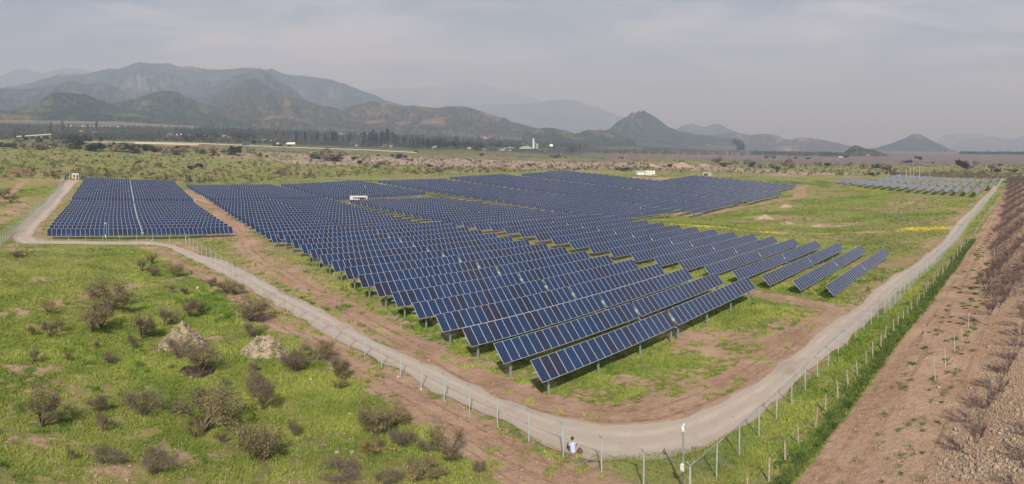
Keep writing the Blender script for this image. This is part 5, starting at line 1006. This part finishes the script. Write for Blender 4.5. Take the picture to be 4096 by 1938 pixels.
# individual shrubs and trees of the meadow behind the site
BT = {'shrub': [blobtree(i, 260, 'low', [M['leafd'], M['bark']], .10) for i in range(4)], 'brown': [blobtree(10 + i, 240, 'low', [M['leafg'], M['bark']], .10) for i in range(3)], 'tree': [blobtree(20 + i, 300, 'round', [M['leafd'], M['bark']], .10) for i in range(4)], 'poplar': [blobtree(30 + i, 260, 'poplar', [M['leafp'], M['bark']], .05) for i in range(3)], 'green': [blobtree(40 + i, 260, 'poplar', [M['leafd'], M['bark']], .08) for i in range(2)], 'cone': [blobtree(50 + i, 300, 'cone', [M['leafd'], M['bark']], .10) for i in range(2)]}
def q1(*L_): return [(a / 2.4385, 200 + b / 2.4385, c / 2.4385, e) for a, b, c, e in L_]
def q1b(x0, *L_): return [(x0 + a / 2.4385, 200 + b / 2.4385, c / 2.4385, e) for a, b, c, e in L_]
BL = q1((20, 950, 50, 'shrub'), (80, 945, 40, 'shrub'), (180, 920, 60, 'brown'), (225, 970, 70, 'brown'), (250, 900, 60, 'tree'), (345, 970, 65, 'brown'), (400, 975, 60, 'brown'), (455, 960, 60, 'brown'), (510, 895, 40, 'brown'), (540, 950, 50, 'brown'), (600, 910, 40, 'brown'), (680, 970, 60, 'brown'), (740, 950, 110, 'tree'), (770, 960, 80, 'shrub'), (880, 985, 75, 'shrub'), (930, 990, 80, 'shrub'), (980, 930, 60, 'cone'), (995, 990, 80, 'tree'), (1090, 990, 75, 'tree'), (1160, 995, 90, 'brown'), (1200, 995, 85, 'tree'), (1260, 1005, 70, 'tree'), (1340, 1000, 55, 'brown'), (1410, 975, 60, 'shrub'), (1450, 985, 60, 'shrub'), (1510, 995, 50, 'shrub'), (1580, 1000, 60, 'brown'), (1700, 1025, 70, 'brown'), (1740, 990, 60, 'shrub'), (1790, 1000, 60, 'brown'), (1920, 1000, 40, 'brown'), (1960, 1015, 55, 'brown'), (2090, 1025, 80, 'brown'), (2250, 1025, 70, 'shrub'), (2300, 1030, 75, 'tree'), (2450, 1000, 45, 'brown'), (1560, 1145, 45, 'brown'), (1855, 1168, 45, 'shrub'), (1945, 1168, 50, 'tree'), (2335, 1108, 22, 'shrub'), (1500, 1210, 20, 'shrub'), (1060, 1050, 25, 'shrub'), (1350, 1100, 22, 'shrub'), (130, 960, 55, 'shrub'), (1310, 960, 45, 'shrub'), (850, 1040, 20, 'shrub'), (20, 1110, 18, 'brown')) + \
  q1b(1000, (80, 1045, 40, 'brown'), (160, 1045, 25, 'shrub'), (275, 985, 60, 'tree'), (385, 990, 60, 'tree'), (40, 930, 50, 'tree'), (300, 1210, 60, 'brown'), (640, 1060, 70, 'brown'), (655, 1062, 45, 'shrub'), (705, 1030, 60, 'brown'), (755, 1030, 65, 'brown'), (735, 1080, 50, 'brown'), (840, 1088, 85, 'brown'), (900, 1030, 50, 'brown'), (1005, 1065, 30, 'shrub'), (1070, 1110, 35, 'shrub'), (1070, 1060, 25, 'brown'), (1120, 1135, 40, 'brown'), (1110, 1075, 30, 'brown'), (1230, 1150, 28, 'shrub'), (1255, 1120, 35, 'brown'), (1310, 1120, 40, 'brown'), (1250, 1035, 22, 'shrub'), (1460, 1060, 50, 'shrub'), (1520, 1050, 30, 'shrub'), (1620, 1025, 38, 'tree'), (1745, 1140, 32, 'shrub'), (1840, 1225, 80, 'brown'), (1870, 1145, 30, 'brown'), (2260, 1040, 35, 'shrub'), (2290, 1165, 32, 'brown'), (2440, 1170, 32, 'brown'), (2150, 1085, 20, 'brown'), (1780, 1140, 20, 'brown'), (1560, 1085, 30, 'brown'), (2230, 1095, 25, 'brown')) + \
  q1b(2000, (555, 1060, 55, 'brown'), (700, 1000, 50, 'tree'), (690, 1000, 35, 'shrub'), (640, 1050, 25, 'brown'), (210, 1155, 35, 'brown'), (290, 1135, 30, 'shrub'), (2310, 990, 100, 'tree'), (2345, 992, 60, 'tree'), (2130, 1100, 65, 'brown'), (1765, 1105, 28, 'shrub'), (1660, 1145, 30, 'shrub'), (2175, 1140, 45, 'shrub'), (2295, 1125, 50, 'brown'), (2400, 1115, 45, 'brown'), (2460, 1140, 50, 'shrub'), (430, 1000, 40, 'brown'), (1190, 1065, 22, 'shrub'), (1000, 1065, 20, 'brown'), (1210, 1185, 40, 'shrub'), (240, 970, 60, 'brown')) + \
  [(3000 + a / 2.3504, 400 + b / 2.3504, c / 2.3504, e) for a, b, c, e in ((30, 610, 35, 'brown'), (100, 650, 50, 'brown'), (150, 550, 25, 'shrub'), (230, 550, 25, 'shrub'), (225, 640, 45, 'brown'), (340, 620, 70, 'brown'), (395, 640, 50, 'brown'), (265, 660, 35, 'shrub'), (430, 555, 25, 'shrub'), (550, 560, 22, 'shrub'), (640, 620, 40, 'brown'), (740, 625, 40, 'shrub'), (930, 625, 45, 'brown'), (1075, 640, 45, 'brown'), (1190, 640, 40, 'shrub'), (1290, 680, 80, 'brown'), (1350, 685, 45, 'brown'), (1500, 590, 30, 'shrub'), (1460, 590, 20, 'shrub'), (1582, 580, 42, 'tree'), (1780, 490, 30, 'cone'), (1830, 490, 28, 'cone'), (1985, 680, 92, 'tree'), (2130, 610, 40, 'brown'), (2275, 675, 65, 'brown'), (2315, 680, 38, 'shrub'), (2490, 685, 35, 'shrub'), (2350, 620, 22, 'shrub'), (910, 545, 25, 'shrub'), (860, 715, 40, 'brown'), (1150, 720, 40, 'shrub'), (1100, 710, 28, 'brown'), (2080, 640, 18, 'shrub'), (1720, 600, 18, 'shrub'), (550, 720, 20, 'brown'))] + \
  [(70 / 2.4385 * 0 + 12, 795, 1, 'skip')]
rg = np.random.default_rng(77)
TL = []
for (cx_, n, y0, h0, h1, kd) in ((1545, 10, 575, 30, 50, 'green'), (300, 4, 540, 30, 50, 'poplar'), (700, 5, 560, 25, 36, 'poplar'), (1120, 10, 565, 20, 40, 'poplar'), (1330, 14, 578, 22, 40, 'green'), (1500, 12, 585, 20, 40, 'green'), (1680, 14, 592, 20, 34, 'green'), (1800, 14, 596, 22, 36, 'tree'), (1910, 10, 598, 18, 34, 'tree'), (2050, 6, 598, 14, 24, 'tree'), (1000, 8, 560, 18, 34, 'tree'), (850, 8, 566, 14, 30, 'tree'), (280, 8, 566, 15, 26, 'shrub')):
    for _ in range(n): TL.append((cx_ + rg.normal() * 55, y0 + rg.normal() * 4, rg.uniform(h0, h1), kd))
NM = {'shrub': ('shrub', 'dark green shrub'), 'brown': ('shrub', 'brownish bushy shrub'), 'tree': ('tree', 'dark rounded tree'), 'poplar': ('poplar_tree', 'tall bare brownish poplar'), 'green': ('poplar_tree', 'tall dark green slender tree'), 'cone': ('conifer_tree', 'dark conical conifer')}
allp = sorted([q for q in BL + TL if q[3] != 'skip'], key=lambda q: q[0]); ct = {}
xs_ = np.array([q[0] for q in allp]); ys_ = np.array([q[1] for q in allp]); gx_, gy_, gD = GV(xs_, ys_); gz_ = zt(gx_, gy_)
for i, (px, py, hh, kd) in enumerate(allp):
    k = ct.get(kd, 0); ct[kd] = k + 1; h = hh * gD[i] / F * 1.25; nm, wd_ = NM[kd]; wide = random.uniform(1.1, 1.6) if kd in ('shrub', 'brown') else random.uniform(.9, 1.25)
    o = link(nm, None, None, (gx_[i], gy_[i], gz_[i]), (0, 0, random.random() * 6.28), (h * wide, h * wide, h)); [link(n_, m_, o) for n_, m_ in zip(('trunk', 'crown'), BT[kd][i % len(BT[kd])])]
    tag(o, f"{wd_} on the rear plain, {od(k)} of its kind from left", 'shrub' if nm == 'shrub' else 'tree', {'shrub': 'shrubs'}.get(nm, 'trees') + ' on the plain behind the site')

# ------------------------------------------------------------------ village, farm buildings, silos, billboard, poles
def house(px, py, wpx, hpx, wall, roofm, label, gable=True, kind='house', cat='house'):
    (x,), (y,), (D,) = GV(np.array([px]), np.array([py])); z = z1(x, y); w = wpx * D / F; h = hpx * D / F * (.62 if gable else .9); a = (px - PX0) / F; r = bpy.data.objects.new(kind, None); COL.objects.link(r); r.location = (x, y, z); r.rotation_euler = (0, 0, -a + random.uniform(-.3, .3)); tag(r, label, cat)
    d = min(9, w * .7); b = MB(); b.box(-w / 2, w / 2, 0, d, -1, h); build('wall', b, [wall], r); rf = MB(); rh = hpx * D / F - h
    rf.add([(-w / 2 - .4, -.5, h), (w / 2 + .4, -.5, h), (w / 2 + .4, d + .5, h), (-w / 2 - .4, d + .5, h), (-w / 2 - .4, d / 2, h + rh), (w / 2 + .4, d / 2, h + rh)], [(0, 1, 5, 4), (2, 3, 4, 5), (0, 4, 3), (1, 2, 5), (0, 3, 2, 1)]); build('roof', rf, [roofm], r)
    for s in (-.3, .02, .3):
        wmm = MB(); wmm.box(w * s - w * .06, w * s + w * .06, -.06, 0, h * .4, h * .8); build('window', wmm, [M['glassd']], r)
HS = [(324, 531, 16, 8, 'c', 'r'), (348, 531, 12, 7, 'c', 'r'), (385, 533, 26, 7, 'w', 'g'), (664, 547, 12, 8, 'c', 'r'), (682, 545, 14, 9, 'c', 'r'), (720, 545, 28, 10, 'c', 'c2'), (808, 550, 26, 9, 'w', 'g'), (824, 558, 20, 8, 'w', 'r'), (874, 552, 14, 8, 'c', 'r'), (895, 550, 16, 9, 'c', 'r'), (886, 560, 18, 8, 'w', 'g'), (910, 556, 16, 9, 'c', 'r'), (932, 558, 18, 8, 'w', 'g'), (952, 560, 18, 8, 'w', 'r'), (980, 556, 14, 9, 'w', 'g'), (1010, 560, 16, 8, 'c', 'r'),
      (1054, 565, 16, 9, 'c', 'g'), (1086, 570, 10, 9, 'b', 'g'), (1113, 577, 18, 7, 'w', 'g'), (1165, 545, 12, 6, 'w', 'r'), (1070, 534, 14, 6, 'w', 'g'), (1361, 538, 22, 8, 'w', 'r'), (1386, 539, 12, 8, 'w', 'r'), (1439, 541, 10, 7, 'w', 'r'), (1486, 541, 32, 7, 'w', 'r'), (1428, 586, 16, 7, 'w', 'g'), (1450, 583, 24, 6, 'd', 'r'), (1537, 588, 20, 9, 'c', 'r'), (1566, 590, 14, 9, 'w', 'g'), (1681, 590, 14, 7, 'c', 'r'), (1730, 594, 10, 8, 'w', 'g'), (1742, 590, 12, 6, 'd', 'g'), (1800, 592, 10, 10, 'w', 'g'), (1876, 597, 16, 12, 'c', 'r'), (1910, 600, 14, 8, 'w', 'g'), (1935, 556, 22, 8, 'c', 'r'), (1940, 601, 26, 6, 'w', 'g'),
      (2008, 602, 34, 8, 'w', 'g'), (2034, 594, 34, 8, 'w', 'g'), (2030, 606, 30, 6, 'd', 'g'), (2428, 570, 24, 5, 'c', 'r'), (2405, 569, 7, 13, 'c', 'c2'), (3364, 630, 16, 6, 'w', 'r'), (3475, 625, 16, 6, 'w', 'r'), (3220, 623, 10, 5, 'c', 'r'), (3260, 625, 10, 5, 'c', 'r'), (146, 547, 12, 5, 'w', 'g'), (155, 554, 16, 5, 'w', 'g')]
wm_ = {'c': M['cream'], 'w': M['white'], 'b': mat('pale_blue_render', (.25, .42, .62), .8), 'd': M['wood']}; rm_d = {'r': M['roofr'], 'g': M['roofg'], 'c2': M['cream']}; cn = {}; wn_ = {'c': 'cream', 'w': 'white', 'b': 'pale blue', 'd': 'dark wooden'}; rn_ = {'r': 'red roof', 'g': 'grey roof', 'c2': 'cream roof'}
for px, py, w, h, a, b in HS:
    k = cn.get((a, b), 0); cn[(a, b)] = k + 1; house(px, py, w, h, wm_[a], rm_d[b], f"{wn_[a]} valley house with {rn_[b]}, {od(k)} such house from the left")
# grain silos and barn
for i, (px, h, w) in enumerate(((2135, 20, 12), (2148, 19, 11))):
    D = 1250; x, y, z = at(px, D, 594); r = bpy.data.objects.new('grain_silo', None); COL.objects.link(r); r.location = (x, y, z); tag(r, ('left' if i == 0 else 'right') + ' one of two grey cylindrical grain silos by the farm', 'silo', 'grain silos'); R_ = w * D / F / 2; H_ = h * D / F
    b = MB(); b.tube([(0, 0, -1), (0, 0, H_ * .85)], R_, 16); build('shell', b, [M['galv']], r); b = MB(); b.tube([(0, 0, H_ * .85), (0, 0, H_)], [R_ * 1.05, .3], 16); build('roof', b, [M['galvd']], r)
x, y, z = at(2133.5, 1240, 594); r = bpy.data.objects.new('elevator_tower', None); COL.objects.link(r); r.location = (x, y, z); tag(r, 'thin white elevator tower rising above the two silos', 'tower'); b = MB(); b.box(-1, 1, -1, 1, 0, 20); build('shaft', b, [M['white']], r); b = MB(); b.tube([(0, 0, 16), (8, 0, 9)], .4, 5); build('chute', b, [M['white']], r)
x, y, z = at(2103, 1260, 594); r = bpy.data.objects.new('barn', None); COL.objects.link(r); r.location = (x, y, z); r.rotation_euler = (0, 0, -(2103 - PX0) / F); tag(r, 'long pale green arched barn left of the silos', 'barn'); b = MB(); b.prism([(-14 + 28 * t_ / 8 if 0 else 14 * math.cos(math.pi * (1 - t_ / 10)), -1 + 5.5 * math.sin(math.pi * t_ / 10)) for t_ in range(11)], 0, 12); build('wall', b, [mat('pale_green_sheeting', (.30, .34, .32), .7)], r)
x, y, z = at(2205, 900, 600); r = bpy.data.objects.new('billboard', None); COL.objects.link(r); r.location = (x, y, z); r.rotation_euler = (0, 0, -(2205 - PX0) / F); tag(r, 'blank white roadside billboard on a single post', 'billboard'); b = MB(); b.tube([(0, 0, -1), (0, 0, 5.5)], .25, 8); build('post', b, [M['roofr']], r); b = MB(); b.box(-2.3, 2.3, -.2, .2, 5.2, 8.0); build('panel', b, [M['white']], r)
PL = [(2000 + a / 2.4385, 200 + b / 2.4385, c / 2.4385) for a, b, c in ((1143, 1065, 70), (1215, 1075, 60), (1345, 1030, 42), (1570, 1035, 45), (1752, 1038, 40), (2050, 1055, 48), (2205, 1055, 42), (2254, 1060, 48), (2410, 1055, 45), (1935, 1120, 75), (255, 1040, 60), (612, 995, 50), (628, 992, 40))] + [(1000 + 2415 / 2.4385, 200 + 1030 / 2.4385, 26), (1655 / 2.4385 + 1000, 605, 18), (1000 + 1543 / 2.4385, 590, 20), (1000 + 990 / 2.4385, 583, 18), (1000 + 1150 / 2.4385, 583, 16), (1000 + 818 / 2.4385, 584, 22), (1000 + 585 / 2.4385, 576, 16), (490, 563, 16), (630, 562, 22), (755, 564, 30), (762, 564, 28), (771, 563, 18), (210, 544, 22), (236, 544, 18), (370, 553, 18), (872, 575, 26)] + [(3190.6, 680, 32), (3316, 650, 25), (3442, 645, 16), (3717, 706, 32)]
PL = sorted(PL); ps_ = MB(); ps_.tube([(0, 0, -.05), (0, 0, 1)], [.014, .010], 6); PP = ps_.mesh('pole', [M['concrete']]); ps_ = MB(); ps_.box(-.11, .11, -.008, .008, .93, .945); PC = ps_.mesh('crossarm', [M['galvd']])
xs_ = np.array([q[0] for q in PL]); ys_ = np.array([q[1] for q in PL]); gx_, gy_, gD = GV(xs_, ys_)
for i, q in enumerate(PL):
    h = q[2] * gD[i] / F; r = bpy.data.objects.new('utility_pole', None); COL.objects.link(r); r.location = (gx_[i], gy_[i], z1(gx_[i], gy_[i])); r.rotation_euler = (0, 0, -(q[0] - PX0) / F); r.scale = (max(h, 9) , max(h, 9), h); tag(r, f"thin pale utility pole on the plain, {od(i)} from the left", 'utility pole', 'utility poles on the plain'); link('pole', PP, r); link('crossarm', PC, r)
for i, (px, h) in enumerate(((3625.7, 36), (3640.8, 42), (3654.7, 43), (3678, 49))):
    D = 455; x, y = D * math.sin((px - PX0) / F), D * math.cos((px - PX0) / F); z = z1(x, y); hh = (h + 6) * D / F; r = bpy.data.objects.new('utility_pole', None); COL.objects.link(r); r.location = (x, y, z); tag(r, f"{('leftmost', 'second', 'third', 'tallest')[i]} of four pale poles standing close together behind the far right array", 'utility pole', 'four poles behind the far right array')
    b = MB(); b.tube([(0, 0, -.3), (0, 0, hh)], [.2, .16], 8); build('pole', b, [M['stake']], r); b = MB(); b.box(-1.1, 1.1, -.08, .08, hh - .8, hh - .6); build('crossarm', b, [M['galvd']], r); b = MB(); b.tube([(.3, 0, hh - 2.4), (.3, 0, hh - 1.6)], .28, 8); build('transformer', b, [M['galvd']], r)
# white rows of the distant solar farm at the left
for i in range(15):
    px = 275 + i * 15.5; D = 2300; x, y, z = at(px, D, 485 + i * .55); b = MB(); b.box(-3, 3, -14, 14, 0, 3.4); o = build('solar_farm_row', b, [M['white']], None, loc=(x, y, z1(x, y) + .2), rot=(0, 0, -.5)); tag(o, f"tiny white solar farm row on the pale slope, {od(i)} from the left", 'solar_farm_row', 'white solar farm rows on the pale slope')
# litter
for i, (px, py, s, lb) in enumerate(((1399, 1659, 13, 'white crumpled plastic beside the dark shrub in the meadow'), (1243, 1520, 16, 'torn white plastic strip lying in the meadow grass'), (252, 1001, 9, 'white rag on the grass before the far left fence'), (376, 706, 7, 'white scrap behind the far left block'), (2182, 1810, 12, 'pale plastic bag near the fence close to the seated person'))):
    x, y, z = G(px, py); w = s * math.hypot(x, y) / F; o = link('plastic_scrap', RK[i % 4].copy(), None, (x, y, z + w * .15), (0, .3, i), (w, w * .7, w * .5)); o.data.materials.clear(); o.data.materials.append(M['white']); tag(o, lb, 'litter')
# coarser grass clumps of the inner meadow and of the land around the site
rg = np.random.default_rng(31); n = 52000; px = rg.uniform(-60, 4000, n); py = rg.uniform(745, 1030, n); a = (px - PX0) / F; x, y, D = GV(px, py)
dd, ll = dirt_at(x, y); nz_ = fbm(x * .25, y * .25, 4); keep = (dd + (nz_ - .5) * 1.4 < .46) & (D < 430) & (y > 13 - .03 * (x - 36)); cen = pdist(x, y, (resample(road_out, 120) + resample(road_in, 120)) / 2); keep &= cen > 3.2
for b in BLK:
    K = b['K']; kk = (y - b['y0']) / PITCH; xl = np.interp(kk, K[:, 0], K[:, 1]); keep &= ~((kk > -.3) & (kk < b['n'] + b.get('k0', 0)) & (x > xl - 1) & (x < xl + 43))
x, y, ll, D = x[keep], y[keep], ll[keep], D[keep]; P = np.column_stack([x, y, zt(x, y)]); dark_ = (ll + (fbm(x * .07 + 5, y * .07, 4) - .5) * 2.4) > .55
gC = mat('inner_meadow_blades', (.24, .31, .065), .9, 0, .1, .08, col2=(.14, .19, .04), spec=.2); gD_ = mat('inner_meadow_dark_blades', (.15, .23, .045), .9, 0, .1, .08, col2=(.09, .15, .028), spec=.2)
for nm, k_, m_ in (('light_grass_clumps', ~dark_, gC), ('dark_grass_clumps', dark_, gD_)):
    q = P[k_]; s_ = np.clip(D[k_] / 90, .7, 3); struct(link(nm, tufts(nm, q, .17 * (.5 + rg.random(len(q))) * s_ ** .5, .20 * s_, [m_], 3, .8)), 'stuff')

# dry brush and weeds between the orchard rows farther off
rg = np.random.default_rng(91); n = 5200; bx = 85 + 350 * rg.random(n) ** 1.1; by = 4.6 - .006 * bx - np.abs(rg.normal(size=n)) * 4.5; P = np.column_stack([bx, by, zt(bx, by)])
joinclumps('orchard_brush', P, rg.uniform(.35, 1.1, n), 'low', mat('dry_purplish_brush', (.22, .165, .14), .95, 0, .4, .1, col2=(.12, .09, .075)), 13, 12, .2)
